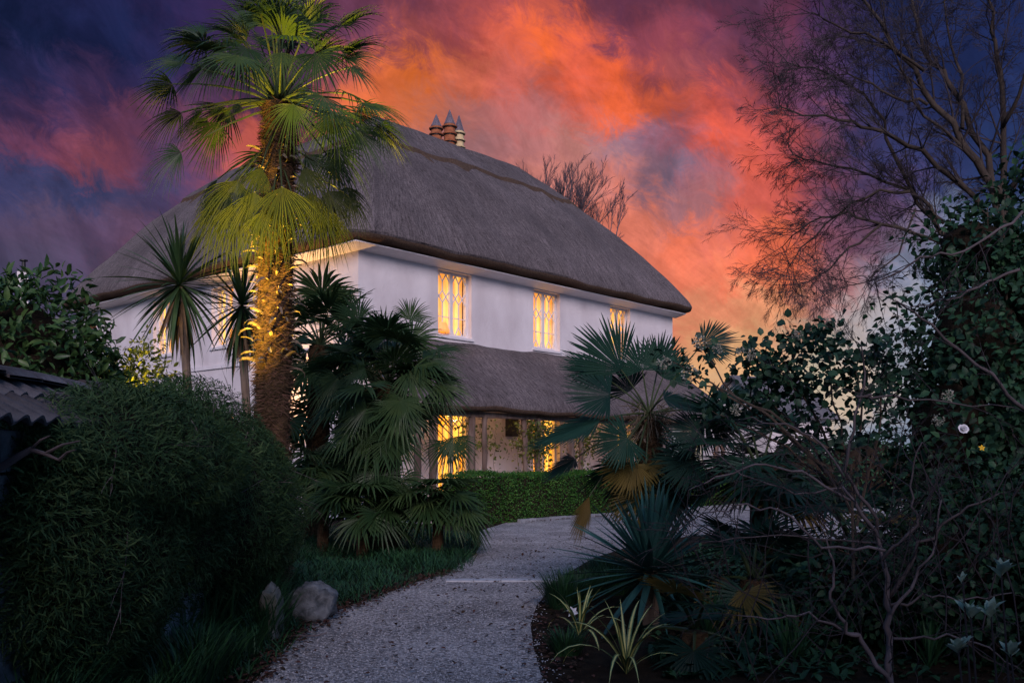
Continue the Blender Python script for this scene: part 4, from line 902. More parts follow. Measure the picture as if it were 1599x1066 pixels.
cover('bed_undergrowth', 'dark leafy undergrowth filling the bed right of the drive', gp((1040,1066),(1599,1066),(1700,900),(1300,850),(1080,860),(1010,900),(1020,980)), 7000, .16, 'ever', .7, (LEAF_V, LEAF_T, LEAF_Q), .05, .1)
cover('wall_foot_grass', 'tall dark grass hiding the foot of the garden wall under the bush', [(-2.45, 4.4), (-2.05, 4.4), (-1.95, 6.5), (-2.0, 8.4), (-2.45, 8.4)], 4200, .55, 'grass', 2.2, w=.012)
# fallen leaves along the drive edges
def litter():
    k = 1500; e = np.array([list(G(*p)[:2]) for p in ((400,1066),(440,1015),(482,978),(535,952),(592,930),(640,912),(705,893))]); j = rng.integers(0, len(e)-1, k); f = rng.random(k)[:, None]
    p = e[j]*(1-f)+e[j+1]*f+rng.normal(0, .10, (k, 2))+np.array((-.05, .02)); q = np.array([list(G(*p_)[:2]) for p_ in ((850,1066),(836,1010),(830,965),(862,915))]); kk = 260; j = rng.integers(0, len(q)-1, kk); f = rng.random(kk)[:, None]
    p2 = q[j]*(1-f)+q[j+1]*f+rng.normal(0, .14, (kk, 2))+np.array((.1, 0)); dr = np.stack([rng.uniform(-2, 2.2, 900), rng.uniform(5.8, 19, 900)], 1); dr = dr[in_poly(dr[:, 0], dr[:, 1], POLY)]; hh = np.array([list(H(t_, -3.80)[:2]) for t_ in rng.uniform(2, 10, 300)])+rng.normal(0, .06, (300, 2)); x = np.concatenate([p, p2, hh, dr]); k = len(x)
    n = rdir(k)*.35+np.array((0, 0, 1)); sz = rng.uniform(.03, .065, k)
    me = scatter_mesh('fallen_leaves', (LEAF_V, LEAF_T, LEAF_Q), np.concatenate([x, rng.uniform(.012, .04, (k, 1))], 1), frames(rdir(k)*np.array((1, 1, .15)), n), sz, sz*.6, M['litter'])
    tag(link('fallen_leaves', me, None, 'stuff'), 'brown fallen leaves gathered along the edges of the drive', 'leaf litter')
litter()

# ================================================================== shrubs
def ell_pts(k, c, r, lo=.85, hi=1.03, zmin=.02, bump=.08):
    d = rdir(k); f = rng.uniform(lo, hi, k)*(1+bump*np.sin(d[:, 0]*5+d[:, 2]*4+c[0])+bump*.7*np.sin(d[:, 1]*9-d[:, 2]*7))
    p = d*np.array(r)*f[:, None]+np.array(c); ok = p[:, 2] > zmin; return p[ok], nz(d/np.array(r))[ok]
def blob(mb, c, r, n=14, k=10, jit=.06):
    prof = []; vs = []
    for i in range(k+1):
        a = -PI/2+PI*i/k
        for j in range(n): b = 2*PI*j/n; q = 1+random.uniform(-jit, jit); vs.append((c[0]+r[0]*q*math.cos(a)*math.cos(b), c[1]+r[1]*q*math.cos(a)*math.sin(b), max(0.01, c[2]+r[2]*q*math.sin(a))))
    mb.add(vs, [(i*n+j, i*n+(j+1) % n, (i+1)*n+(j+1) % n, (i+1)*n+j) for i in range(k) for j in range(n)])
# the big feathery bush tumbling over the garden wall
fb = thing('feathery_bush', 'big feathery dark green bush tumbling over the old garden wall', 'bush', (-2.9, 7.6, 0)); o = np.array((-2.9, 7.6, 0))
EL = [((-2.86, 8.1, 1.12), (.88, 1.2, 1.04)), ((-2.78, 6.9, 1.10), (.62, 1.1, .86)), ((-2.52, 8.75, 1.0), (.54, .8, .80)), ((-2.38, 5.45, 1.02), (.34, 1.02, .78)), ((-2.42, 6.02, 1.46), (.56, 1.46, .48))]
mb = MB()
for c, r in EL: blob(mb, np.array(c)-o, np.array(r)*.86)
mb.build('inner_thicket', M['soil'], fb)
pp = []; nn = []
for (c, r), k in zip(EL, (70000, 44000, 28000, 48000, 46000)):
    p, n = ell_pts(k, c, r, .84, 1.04, bump=.05); ins = np.zeros(len(p), bool)
    for c2, r2 in EL:
        if c2 != c: ins |= (((p-np.array(c2))/np.array(r2))**2).sum(1) < .72
    pp.append(p[~ins]); nn.append(n[~ins])
p = np.concatenate(pp)-o; n = np.concatenate(nn); k = len(p); tan = nz(np.cross(n, rdir(k)))
flow = np.stack([np.sin(p[:, 1]*6+p[:, 2]*5), np.cos(p[:, 0]*6), np.sin(p[:, 0]*5+p[:, 1]*4)], -1)
sz = rng.uniform(.025, .075, k)
link('foliage', scatter_mesh('foliage', (NEEDLE_V, NEEDLE_T, NEEDLE_Q), p, frames(n*.55+tan*.8+flow*.25+np.array((0, 0, -.1)), n+rdir(k)*.6), sz, sz*.13, M['shrub']), fb, 'stuff')
mb = MB()
for i in range(90):   # dry stems showing through
    c, r = EL[i % 5 if i < 60 else 0]; d = Vector(rdir(1)[0]); d.y = -abs(d.y); d.z = abs(d.z)*.8+.1; q = Vector(c)-Vector(o)+Vector((d.x*r[0], d.y*r[1], d.z*r[2])); dr = Vector((random.gauss(0, .6), random.gauss(-.2, .3), random.gauss(-.4, .5)))
    branch(mb, q, dr, random.uniform(.25, .6), .0035, 0, 1, .5, 0, 2, 3, .6)
mb.build('dry_stem', M['greytwig'], fb, kind='stuff')

def leafy(name, label, cat, base, ells, k, size, asp, m, tmpl=(LEAF_V, LEAF_T, LEAF_Q), single=300, core=.0, lo=.55, stems=10, stem_m='bark', droop=.25, bump=.10, nup=.5, group=None):
    t = thing(name, label, cat, base, group); o = np.array(base); ps = []; ns = []; A = np.array([e[1][0]*e[1][2] for e in ells]); kk = (k*A/A.sum()).astype(int)
    for (c, r), q in zip(ells, kk):
        p, n = ell_pts(q, c, r, lo, 1.05, bump=bump); ps.append(p); ns.append(n)
    p = np.concatenate(ps)-o; n = np.concatenate(ns); q = len(p); sz = rng.uniform(.65, 1.2, q)*size
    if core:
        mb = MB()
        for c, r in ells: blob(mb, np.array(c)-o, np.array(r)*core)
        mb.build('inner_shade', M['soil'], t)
    mb = MB()
    for i in range(stems):
        c, r = ells[i % len(ells)]; e = Vector(c)-Vector(o)+Vector((random.uniform(-.7, .7)*r[0], random.uniform(-.7, .7)*r[1], random.uniform(-.2, .8)*r[2])); b = Vector((random.uniform(-.15, .15), random.uniform(-.15, .15), 0)); md = b.lerp(e, .5)+Vector((random.gauss(0, .1), random.gauss(0, .1), .1))
        mb.tube([b, b.lerp(md, .6), md, md.lerp(e, .5)+Vector((random.gauss(0, .05), 0, 0)), e], [.022, .018, .014, .010, .006], 5)
    if stems: mb.build('stem', M[stem_m], t)
    d = n*.7+rdir(q)*.8+np.array((0, 0, -droop)); leaves(t, p, d, n*.6+rdir(q)*.5+np.array((0, 0, nup)), sz, sz*asp, m, tmpl, single)
    return t
lx = P(28, HY, 9).x
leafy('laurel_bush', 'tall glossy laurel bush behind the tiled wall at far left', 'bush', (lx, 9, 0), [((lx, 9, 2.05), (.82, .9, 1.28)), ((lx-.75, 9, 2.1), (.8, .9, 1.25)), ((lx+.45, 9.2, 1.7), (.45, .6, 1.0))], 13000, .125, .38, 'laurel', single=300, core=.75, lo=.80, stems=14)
yx = P(212, HY, 11).x
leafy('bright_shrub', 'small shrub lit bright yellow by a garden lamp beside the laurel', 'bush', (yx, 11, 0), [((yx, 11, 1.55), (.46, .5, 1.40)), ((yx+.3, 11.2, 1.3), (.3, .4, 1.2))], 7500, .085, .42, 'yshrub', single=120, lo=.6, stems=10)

# right-hand evergreens
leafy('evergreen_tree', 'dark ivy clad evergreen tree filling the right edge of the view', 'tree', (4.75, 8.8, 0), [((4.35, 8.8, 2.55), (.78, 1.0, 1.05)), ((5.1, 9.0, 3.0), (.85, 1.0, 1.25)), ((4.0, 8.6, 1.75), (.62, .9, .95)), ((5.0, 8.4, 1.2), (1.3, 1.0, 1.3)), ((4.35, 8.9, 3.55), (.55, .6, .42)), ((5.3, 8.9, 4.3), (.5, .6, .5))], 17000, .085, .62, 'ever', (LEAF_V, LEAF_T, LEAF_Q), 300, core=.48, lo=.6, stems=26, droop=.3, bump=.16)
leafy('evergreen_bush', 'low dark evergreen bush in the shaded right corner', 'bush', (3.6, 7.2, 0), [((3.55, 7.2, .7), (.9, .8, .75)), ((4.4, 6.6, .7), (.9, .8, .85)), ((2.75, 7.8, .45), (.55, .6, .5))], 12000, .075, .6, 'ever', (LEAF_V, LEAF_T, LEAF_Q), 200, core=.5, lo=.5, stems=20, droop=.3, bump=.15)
# ivy with flower heads reaching towards the stiff palm
YI = 6.6
iv = thing('flowering_ivy', 'sprawling ivy bush with pale flower heads overlapping the stiff palm', 'bush', (P(1330, HY, YI).x, YI, 0)); iw = lambda px, py, dy=0: P(px, py, YI+dy)-iv.location
mb = MB(); ip = []
IV = [[(1335,900),(1330,760),(1310,660),(1290,560),(1287,515)], [(1325,800),(1290,690),(1250,600),(1244,528)], [(1320,780),(1260,680),(1200,620),(1196,540)], [(1315,760),(1240,680),(1170,620),(1168,556)], [(1300,740),(1200,650),(1130,600),(1095,540)], [(1280,720),(1190,650),(1110,600),(1040,560)], [(1290,700),(1200,640),(1130,610),(1082,590)], [(1340,820),(1370,680),(1380,590),(1370,540)], [(1340,780),(1345,640),(1330,560)], [(1310,720),(1270,640),(1220,580)], [(1300,760),(1230,700),(1150,660),(1110,640)]]
for br in IV:
    dy = random.uniform(-.25, .25); pts = [iw(px, py, dy) for px, py in br]; q = []
    for a, b in zip(pts[:-1], pts[1:]):
        for f in (0, .34, .67): q.append(a.lerp(b, f)+V3(random.gauss(0, .012), random.gauss(0, .02), random.gauss(0, .012)))
    q.append(pts[-1]); mb.tube(q, [.011*(1-.7*i/len(q)) for i in range(len(q))], 5); ip += (q[len(q)//3:]+q[len(q)*2//3:]*2) if br[-1][0] > 1150 else q[len(q)*4//5:]
mb.build('stem', M['bark'], iv)
k = 1900; c = np.array([list(ip[j]) for j in rng.integers(0, len(ip), k)])+rng.normal(0, 1, (k, 3))*np.array((.058, .10, .055)); sz = rng.uniform(.035, .075, k)
leaves(iv, c, rdir(k)*.9+np.array((0, -.3, -.25)), rdir(k)*.7+np.array((0, -.4, .7)), sz, sz*.78, 'ivy', (LEAF_V, LEAF_T, LEAF_Q), 300)
for px, py, r in ((1037,566,.045), (1078,584,.055), (1093,535,.05), (1120,545,.035), (1171,554,.04), (1157,548,.03), (1245,523,.035), (1289,506,.035), (1480,618,.04), (1465,656,.04), (1150,640,.04)):
    mb = MB(); c_ = iw(px, py, -.15)
    for j in range(46):
        d = Vector(rdir(1)[0]); q = c_+d*r*random.uniform(.75, 1.1); s_ = r*.17; e = d.orthogonal().normalized(); f = d.cross(e)
        mb.add([q+e*s_, q+f*s_, q-e*s_, q-f*s_, q+d*s_*1.3], [(0,1,4),(1,2,4),(2,3,4),(3,0,4)])
        if j % 3 == 0: mb.tube([c_, q], .0018, 3, cap=False)
    mb.build('flower_head', M['flower'], iv)
leafy('distant_shrub', 'distant rounded shrub seen through gaps in the ivy at right', 'bush', (10.2, 31, 0), [((9.4, 31, .9), (1.7, 1.2, 1.0)), ((12.0, 32, 1.1), (2.0, 1.2, 1.3)), ((15.0, 33, 1.0), (2.2, 1.2, 1.2))], 5000, .16, .55, 'ever', single=0, core=.8, lo=.85, stems=4)
# bare twiggy shrub in front
YB = 6.0
bs = thing('bare_shrub', 'bare twiggy grey shrub sprawling across the dark bed at right', 'shrub', (P(1375, HY, YB).x, YB, 0)); bw = lambda px, py, dy=0: P(px, py, YB+dy)-bs.location
mb = MB(); tb = MB()
MAIN = [([(1388,1080),(1388,994),(1388,923),(1376,847),(1340,790),(1315,758)], .024), ([(1376,850),(1364,810),(1321,740),(1335,650),(1350,582),(1345,540)], .014), ([(1400,1080),(1345,997),(1324,985),(1297,933),(1303,887),(1290,840)], .018), ([(1390,930),(1440,850),(1500,800),(1560,770)], .014), ([(1380,870),(1430,820),(1420,760),(1440,690)], .012),
        ([(1380,860),(1285,856),(1220,795),(1150,789),(1100,800)], .010), ([(1376,850),(1345,847),(1250,838),(1150,841),(1090,846)], .009), ([(1360,620),(1336,619),(1450,625),(1583,636)], .010), ([(1600,640),(1546,589),(1454,508),(1400,470)], .014), ([(1330,780),(1250,735),(1180,725),(1120,745),(1075,765)], .010), ([(1388,950),(1440,930),(1500,935),(1580,925)], .010), ([(1340,990),(1260,960),(1200,965),(1150,960)], .010), ([(1388,960),(1430,900),(1460,850),(1470,780)], .012), ([(1320,745),(1280,690),(1230,665),(1160,655)], .008), ([(1600,330),(1560,360),(1500,395),(1440,400),(1370,440),(1345,430)], .010), ([(1590,420),(1540,440),(1480,470),(1420,480)], .010), ([(1310,760),(1240,770),(1160,740),(1100,690)], .007), ([(1400,1000),(1480,990),(1540,1010),(1600,1050)], .010)]
for br, r in MAIN:
    dy = random.uniform(-.3, .3); pts = [bw(px, py, dy+random.uniform(-.05, .05)) for px, py in br]; q = []
    for a, b in zip(pts[:-1], pts[1:]):
        for f in (0, .25, .5, .75): q.append(a.lerp(b, f)+V3(random.gauss(0, .010), random.gauss(0, .01), random.gauss(0, .010)))
    q.append(pts[-1]); mb.tube(q, [r*(1-.7*i/len(q)) for i in range(len(q))], 6, jit=.08)
    for i in range(2, len(q), 2):
        d = (q[i]-q[i-1]).normalized(); e = Vector(rdir(1)[0]); branch(tb, q[i], d*.7+e*.8, random.uniform(.18, .5), .0042, 0, 2, .65, .05, 3, 4, .25, 4)
for i in range(55):
    a = (random.uniform(1130, 1620), random.uniform(850, 1090)); b = (a[0]+random.gauss(-60, 130), a[1]-random.uniform(40, 330)); dy = random.uniform(-.5, .8); md = ((a[0]+b[0])/2+random.gauss(0, 45), (a[1]+b[1])/2+random.gauss(0, 40))
    pts = []
    for k in range(9):
        t_ = k/8; pts.append(bw(a[0]*(1-t_)**2+md[0]*2*t_*(1-t_)+b[0]*t_*t_, a[1]*(1-t_)**2+md[1]*2*t_*(1-t_)+b[1]*t_*t_, dy)+V3(random.gauss(0, .008), random.gauss(0, .008), random.gauss(0, .008)))
    tb.tube(pts, [random.uniform(.003, .0065)*(1-.07*k) for k in range(9)], 4, cap=False)
    for k in (3, 5, 7): branch(tb, pts[k], (pts[k]-pts[k-1]).normalized()*.7+Vector(rdir(1)[0])*.8, random.uniform(.12, .35), .0028, 0, 1, .6, 0, 3, 3, .2, 3)
mb.build('stem', M['greytwig'], bs, smooth=True); tb.build('twigs', M['twig'], bs, kind='stuff')
# shoots with pale downy leaves, lower right corner
for i, (px, py, lab) in enumerate(((1563, 892, 'pale downy shoot, highest one near the right edge'), (1515, 957, 'pale downy shoot left of centre in the corner cluster'), (1547, 955, 'slim pale shoot between two leafier ones'), (1496, 1010, 'pale downy shoot lowest on the left'), (1578, 1018, 'pale downy shoot lowest at the right edge'), (1503, 902, 'small pale bud on a thin stem left of the highest shoot'))):
    Yp = 4.1; q = P(px, py, Yp); t = thing('downy_shoot', lab, 'plant', (q.x+.03, Yp, 0), 'downy shoots in the corner'); c_ = q-t.location
    mb = MB(); mb.tube([(0, 0, 0), c_*.5+V3(.02, 0, 0), c_], [.006, .005, .004], 5); mb.build('stem', M['twig'], t)
    n_ = 4 if i == 5 else 12
    me = mesh_np('leaf', LEAF_V*np.array((1, .42, 1)), [LEAF_T, LEAF_Q], M['pale'])
    for k in range(n_):
        lo = link('leaf', me, t); a = k*2.4; s_ = (.045 if i == 5 else random.uniform(.06, .10)); lo.location = c_+V3(0, 0, -.03+.02*random.random()); lo.rotation_euler = (random.uniform(-.5, .5), -random.uniform(.6, 1.5), a); lo.scale = (s_,)*3
# small flowers
def flower(name, label, p, r, m, n=6, dirv=(0, -1, .4), stem=True):
    t = thing(name, label, 'flower', (p.x, p.y, 0 if stem else p.z)); c_ = p-t.location; D = Vector(dirv).normalized(); e = D.orthogonal().normalized(); f = D.cross(e)
    if stem: mb = MB(); mb.tube([(0, .02, 0), c_*.6, c_], .004, 5); mb.build('stem', M['grass'], t)
    for k in range(n):
        a = 2*PI*k/n; x = (e*math.cos(a)+f*math.sin(a)); y = D.cross(x); mb = MB()
        mb.add([c_, c_+x*r*.5+y*r*.3+D*r*.15, c_+x*r+D*r*.05, c_+x*r*.5-y*r*.3+D*r*.15, c_+x*r*.5], [(0,4,1),(1,4,2),(0,3,4),(3,2,4)]); mb.build('petal', M[m], t)
    return t
flower('narcissus', 'single white narcissus beside the grass clump', P(894, 955, 8.3), .055, 'white_petal')
t = thing('white_rose', 'white rose bloom in the dark evergreen on the right', 'flower', P(1503, 671, 7.2))
for k in range(15):
    ly = k//5; a = k*2.4+ly; el = (.25, .75, 1.15)[ly]; L_ = (.044, .036, .027)[ly]; mb = MB(); vs = []
    for iu in range(4):
        for iv_ in range(-2, 3):
            u_ = iu/3; wv = iv_/2; x = L_*u_; y = wv*L_*.62*math.sin(.35+u_*2.3); z_ = L_*(.25*u_*u_-.12*wv*wv*u_+.10*abs(wv))
            vs.append((x, y, z_))
    mb.add(vs, [(i*5+j, i*5+j+1, (i+1)*5+j+1, (i+1)*5+j) for i in range(3) for j in range(4)]); o_ = mb.build('petal', M['white_petal'], t, smooth=True)
    o_.rotation_euler = (Matrix.Rotation(math.radians(62), 3, 'X') @ Matrix.Rotation(a, 3, 'Z') @ Matrix.Rotation(-el, 3, 'Y')).to_euler()
flower('yellow_flower', 'tiny yellow flower below the white rose', P(1533, 699, 7.3), .028, 'yellow_petal', 5, stem=False)

# ================================================================== bare trees
bt = thing('bare_tree', 'large bare winter tree spreading from the right edge into the sunset', 'tree', (P(1580, HY, 13).x, 13, 0)); tw2 = lambda px, py, dy=0: P(px, py, 13+dy)-bt.location
mb = MB(); j0 = tw2(1572, 430); mb.tube([(0, 0, 0), j0*.5, j0, tw2(1575, 330)], [.26, .22, .19, .12], 12, jit=.05); mb.build('trunk', M['darkbark'], bt, smooth=True)
TWIG_MIN = .0026
tb = MB()
LIMB = [([(1572,400),(1573,315),(1524,252),(1465,167),(1402,77),(1362,18),(1330,-60)], .085), ([(1560,330),(1542,243),(1483,131),(1443,77),(1425,0),(1405,-90)], .065), ([(1572,330),(1569,270),(1569,135),(1555,68),(1546,0),(1540,-100)], .065), ([(1565,360),(1524,311),(1438,234),(1384,207),(1330,189),(1270,180),(1218,167)], .055), ([(1570,420),(1470,360),(1434,320),(1384,216),(1350,150),(1290,110),(1230,98)], .05), ([(1470,350),(1438,315),(1411,293),(1330,266),(1270,255),(1231,230)], .04), ([(1560,420),(1460,375),(1375,351),(1321,333),(1260,345),(1222,385)], .04),
        ([(1420,300),(1370,300),(1310,330),(1250,390),(1230,420)], .03), ([(1500,200),(1500,120),(1480,40),(1470,-60)], .035), ([(1569,200),(1600,120),(1640,20)], .04), ([(1440,110),(1380,70),(1300,40),(1270,20)], .03), ([(1450,160),(1400,150),(1340,120),(1300,120)], .03), ([(1375,351),(1330,390),(1280,430),(1260,440)], .025), ([(1520,250),(1440,180),(1410,110),(1380,50)], .03), ([(1430,330),(1400,400),(1350,440),(1310,450)], .02), ([(1572,300),(1640,230),(1700,120)], .05)]
for br, r in LIMB:
    dy = random.uniform(-1.2, 1.2); K = len(br); pts = [tw2(px, py, dy*i/(K-1)) for i, (px, py) in enumerate(br)]; q = []
    for a, b in zip(pts[:-1], pts[1:]):
        for f in (0, .33, .66): q.append(a.lerp(b, f)+V3(random.gauss(0, .02), random.gauss(0, .03), random.gauss(0, .02)))
    q.append(pts[-1]); mb = MB(); n_ = len(q); rr = [max(.006, .8*r*(1-.85*i/n_)) for i in range(n_)]; mb.tube(q, rr, 7, jit=.04); mb.build('limb', M['darkbark'], bt, smooth=True)
    for i in range(3, n_):
        for _ in range(2):
            d = (q[i]-q[i-1]).normalized(); branch(tb, q[i], d*.8+Vector(rdir(1)[0])*.75, random.uniform(.4, .95), max(.006, rr[i]*.4), 0, 3, .52, .05, 5, 4, .22, 4, .64)
tb.build('twigs', M['twig'], bt, kind='stuff')
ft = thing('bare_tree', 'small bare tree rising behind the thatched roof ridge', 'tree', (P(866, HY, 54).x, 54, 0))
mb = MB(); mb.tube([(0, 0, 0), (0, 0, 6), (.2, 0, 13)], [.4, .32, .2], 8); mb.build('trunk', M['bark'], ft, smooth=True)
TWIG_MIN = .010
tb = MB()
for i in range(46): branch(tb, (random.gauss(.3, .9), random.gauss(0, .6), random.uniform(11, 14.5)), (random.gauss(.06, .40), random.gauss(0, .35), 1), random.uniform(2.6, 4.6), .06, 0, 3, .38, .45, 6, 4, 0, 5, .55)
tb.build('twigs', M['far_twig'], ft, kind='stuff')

# ================================================================== old garden wall, stones
gw = thing('garden_wall', 'old stone garden wall with a clay tile coping at the left edge', 'wall', (-2.62, 2.6, 0))
LW = 5.0
mb = MB(); mb.box((-.22, 0, 0), (.12, LW, 1.66)); mb.build('wall_core', M['mortar'], gw)
z = 0
while z < 1.60:
    hz = random.uniform(.17, .28); y = -random.random()*.2; zt = min(z+hz, 1.66)
    while y < LW:
        y1 = min(y+random.uniform(.24, .48), LW); j = lambda: random.uniform(-.012, .012); x0 = .155+j()*1.6
        vs = [(x0, y+.01+j(), z+.008+j()), (x0+j(), y1-.01+j(), z+.008+j()), (x0+j(), y1-.01+j(), zt-.008+j()), (x0, y+.01+j(), zt-.008+j())]; bk = [(.10, b_, c_) for a_, b_, c_ in vs]
        if zt-z > .06 and y1-y > .06: me = MB(); me.add(vs+bk, [(0,1,2,3),(0,4,5,1),(1,5,6,2),(2,6,7,3),(3,7,4,0)]); me.build('stone', M['block'], gw)
        y = y1
    z = zt
mb = MB(); mb.box((.15, 2.13, 1.18), (.25, 2.30, 1.36)); mb.build('corbel_stone', M['block'], gw)
def tile_mesh(w=.15, l=.30, hgt=.045, n=8):
    """S-shaped pantile running down +X"""
    mb = MB(); vs = []
    for x in (-l/2, l/2):
        for i in range(n+1):
            y = -w/2+w*1.12*i/n; zz = hgt*(.5-.5*math.cos(2*PI*i/n)) if i < n else .004
            vs += [(x, y, zz+.016), (x, y, zz)]
    m_ = 2*(n+1); fs = []
    for i in range(n): fs += [(2*i, 2*i+2, m_+2*i+2, m_+2*i), (2*i+1, m_+2*i+1, m_+2*i+3, 2*i+3), (2*i, 2*i+1, 2*i+3, 2*i+2), (m_+2*i, m_+2*i+2, m_+2*i+3, m_+2*i+1)]
    mb.add(vs, fs); return mb.mesh('roof_tile', M['tile'])
tm_ = tile_mesh()
for r_ in range(2):
    for c_ in range(int(LW/.15)):
        o_ = link('roof_tile', tm_, gw); o_.location = (.22-r_*.235+random.uniform(-.008, .008), .08+c_*.15, 1.735+r_*.135+random.uniform(-.005, .005)); o_.rotation_euler = (random.uniform(-.03, .03), math.radians(27), random.uniform(-.04, .04))
rt = tile_mesh(.22, .36, .06)
for c_ in range(15):
    o_ = link('ridge_tile', rt, gw); o_.location = (-.06+random.uniform(-.01, .01), .2+c_*.36, 1.93+random.uniform(-.008, .012)); o_.rotation_euler = (random.uniform(-.05, .05), random.uniform(-.03, .03), PI/2+random.uniform(-.05, .05))
# a dead branch lying against it
mb = MB(); q = [P(*p, 4.45)-gw.location-V3(0, 0, 0) for p in ((-30,745),(12,722),(40,706),(62,708),(85,715))]
db = thing('dead_branch', 'twisted pale dead branch hooked in front of the garden wall', 'branch', P(40, 706, 4.45)); q = [P(*p, 4.45)-db.location for p in ((-40,750),(5,728),(30,712),(48,702),(70,708),(92,718))]
mb = MB(); mb.tube(q, [.02, .018, .016, .014, .010, .005], 7, jit=.15)
for a, b in (((48,702),(78,680)), ((70,708),(125,688)), ((92,718),(118,702))): mb.tube([P(*a, 4.45)-db.location, P((a[0]+b[0])/2, (a[1]+b[1])/2-4, 4.42)-db.location, P(*b, 4.4)-db.location], [.008, .006, .003], 5)
mb.build('stem', M['greytwig'], db)
def rock(name, label, c, r, m, sq=.6, seed=0, group=None):
    n, k = 22, 14; vs = []
    for i in range(k+1):
        a = -PI/2+PI*i/k
        for j in range(n):
            b = 2*PI*j/n; d = Vector((math.cos(a)*math.cos(b), math.cos(a)*math.sin(b), math.sin(a)))
            e = Vector([math.copysign(abs(x)**sq, x) for x in d]); f = 1+.10*math.sin(e.x*5+seed)+.09*math.sin(e.y*6+e.z*4+seed*2)+.06*math.sin(e.x*11-e.z*9+seed)+.04*math.sin(e.y*17+e.x*13+seed)+random.uniform(-.03, .03)
            vs.append((e.x*r[0]*f, e.y*r[1]*f, r[2]*.9+e.z*r[2]*f))
    mb = MB(); mb.add(vs, [(i*n+j, i*n+(j+1) % n, (i+1)*n+(j+1) % n, (i+1)*n+j) for i in range(k) for j in range(n)]); o_ = mb.build(name, M[m], None, smooth=True); o_.location = c
    return tag(o_, label, 'stone', group)
rock('boulder', 'rough pale boulder on the left edge of the drive', G(488, 968), (.215, .2, .18), 'stone', .62, 1.3, 'stones along the drive')
rock('standing_stone', 'thin upright mossy stone left of the boulder', G(424, 1000), (.07, .17, .24), 'mossy', .45, 2.1, 'stones along the drive')
rock('standing_stone', 'round topped stone post under the feathery bush', G(362, 985)+V3(-.0, .0, 0), (.11, .13, .36), 'mossy', .5, 4.0, 'stones along the drive')
mb = MB(); q = G(468, 998); tws = [Vector((-.22, -.02, .02)), Vector((0, 0, .035)), Vector((.14, .02, .03)), Vector((.22, .05, .05))]; mb.tube(tws, [.008, .009, .007, .004], 6); o_ = mb.build('fallen_stick', M['greytwig'], None); o_.location = q; tag(o_, 'short pale stick lying on the leaf litter by the drive', 'stick')

# ================================================================== garden floodlight behind the bush
fl = thing('garden_floodlight', 'garden floodlight hidden behind the feathery bush lighting the tall palm', 'floodlight', (-3.95, 9.05, 0))
mb = MB(); mb.tube([(0, 0, 0), (0, 0, .35)], .018, 8); mb.build('stake', M['dark'], fl)
mb = MB(); mb.lathe([(.05, -.02), (.10, .02), (.11, .14), (.10, .14)], 14, (0, 0, .36)); mb.build('housing', M['dark'], fl)
mb = MB(); mb.lathe([(.09, 0), (.09, .006)], 14, (0, 0, .495)); mb.build('lens', M['lamp'], fl)
ld = bpy.data.lights.new('floodlight_bulb', 'SPOT'); lo = bpy.data.objects.new('floodlight_bulb', ld); COL.objects.link(lo); lo.parent = fl; lo.location = (0, 0, .53)
ld.energy = 10500; ld.color = (1, .60, .06); ld.spot_size = math.radians(43); ld.spot_blend = 1.0; ld.shadow_soft_size = .09
lo.rotation_euler = (Vector((-3.95, 9.05, .5))-Vector((-3.08, 10.8, 4.3))).normalized().to_track_quat('Z', 'Y').to_euler()

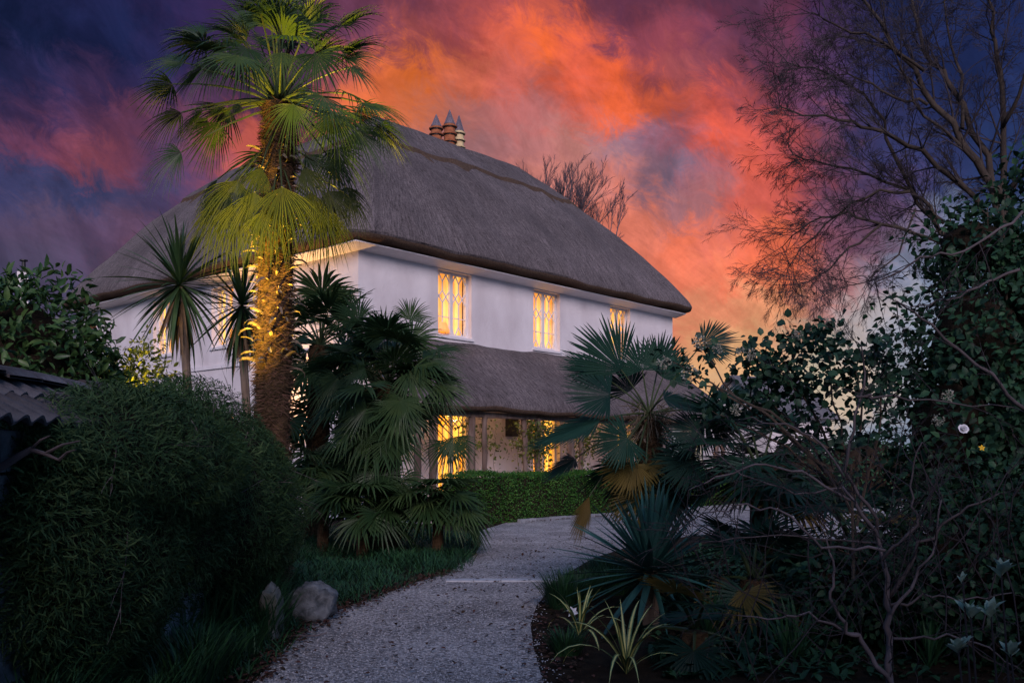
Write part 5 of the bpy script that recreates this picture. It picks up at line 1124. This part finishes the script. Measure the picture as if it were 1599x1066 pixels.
fl2 = thing('garden_floodlight', 'small garden floodlight tucked in front of the bright yellow shrub, hidden by the bush', 'floodlight', (-4.30, 10.15, 0))
mb = MB(); mb.tube([(0, 0, 0), (0, 0, 1.2)], .018, 8); mb.build('stake', M['dark'], fl2)
mb = MB(); mb.lathe([(.04, -.02), (.07, .02), (.08, .10), (.07, .10)], 14, (0, 0, 1.2)); mb.build('housing', M['dark'], fl2)
mb = MB(); mb.lathe([(.065, 0), (.065, .006)], 14, (0, 0, 1.297)); mb.build('lens', M['lamp'], fl2)
ld = bpy.data.lights.new('floodlight_bulb', 'SPOT'); lo = bpy.data.objects.new('floodlight_bulb', ld); COL.objects.link(lo); lo.parent = fl2; lo.location = (0, 0, 1.33)
ld.energy = 900; ld.color = (1, .60, .08); ld.spot_size = math.radians(75); ld.spot_blend = .8; ld.shadow_soft_size = .06
lo.rotation_euler = (Vector((-4.30, 10.15, 1.3))-Vector((-4.42, 11.0, 2.4))).normalized().to_track_quat('Z', 'Y').to_euler()

q = H(-1.3, 2.6)
fl3 = thing('garden_floodlight', 'garden floodlight at the foot of the side wall washing the eaves by the corner', 'floodlight', (q.x, q.y, 0))
mb = MB(); mb.tube([(0, 0, 0), (0, 0, .3)], .018, 8); mb.build('stake', M['dark'], fl3)
mb = MB(); mb.lathe([(.05, -.02), (.09, .02), (.10, .12), (.09, .12)], 14, (0, 0, .3)); mb.build('housing', M['dark'], fl3)
mb = MB(); mb.lathe([(.08, 0), (.08, .006)], 14, (0, 0, .417)); mb.build('lens', M['lamp'], fl3)
ld = bpy.data.lights.new('floodlight_bulb', 'SPOT'); lo = bpy.data.objects.new('floodlight_bulb', ld); COL.objects.link(lo); lo.parent = fl3; lo.location = (0, 0, .45)
ld.energy = 3200; ld.color = (1, .52, .18); ld.spot_size = math.radians(70); ld.spot_blend = 1.0; ld.shadow_soft_size = .08
lo.rotation_euler = (Vector((q.x, q.y, .4))-H(-.1, 2.8, 7.0)).normalized().to_track_quat('Z', 'Y').to_euler()

# ================================================================== unseen evergreens added behind the viewpoint to shade the foreground
for i, (x, y, h_, r_, lab) in enumerate(((-5.6, -5.0, 5.4, 2.2, 'unseen evergreen added behind the viewpoint on the left to shade the foreground'), (4.4, -5.0, 6.8, 2.4, 'unseen evergreen added behind the viewpoint on the right to shade the foreground'), (.2, -10.0, 10.5, 3.0, 'tallest unseen evergreen added far behind the viewpoint to shade the drive'))):
    leafy('evergreen_tree', lab, 'tree', (x, y, 0), [((x, y, h_*.32), (r_, r_, h_*.30)), ((x, y, h_*.62), (r_*.92, r_*.92, h_*.30)), ((x, y, h_*.85), (r_*.6, r_*.6, h_*.18))], 5000, .34, .6, 'ever', single=0, core=.8, lo=.75, stems=6, group='unseen evergreens added for shade')
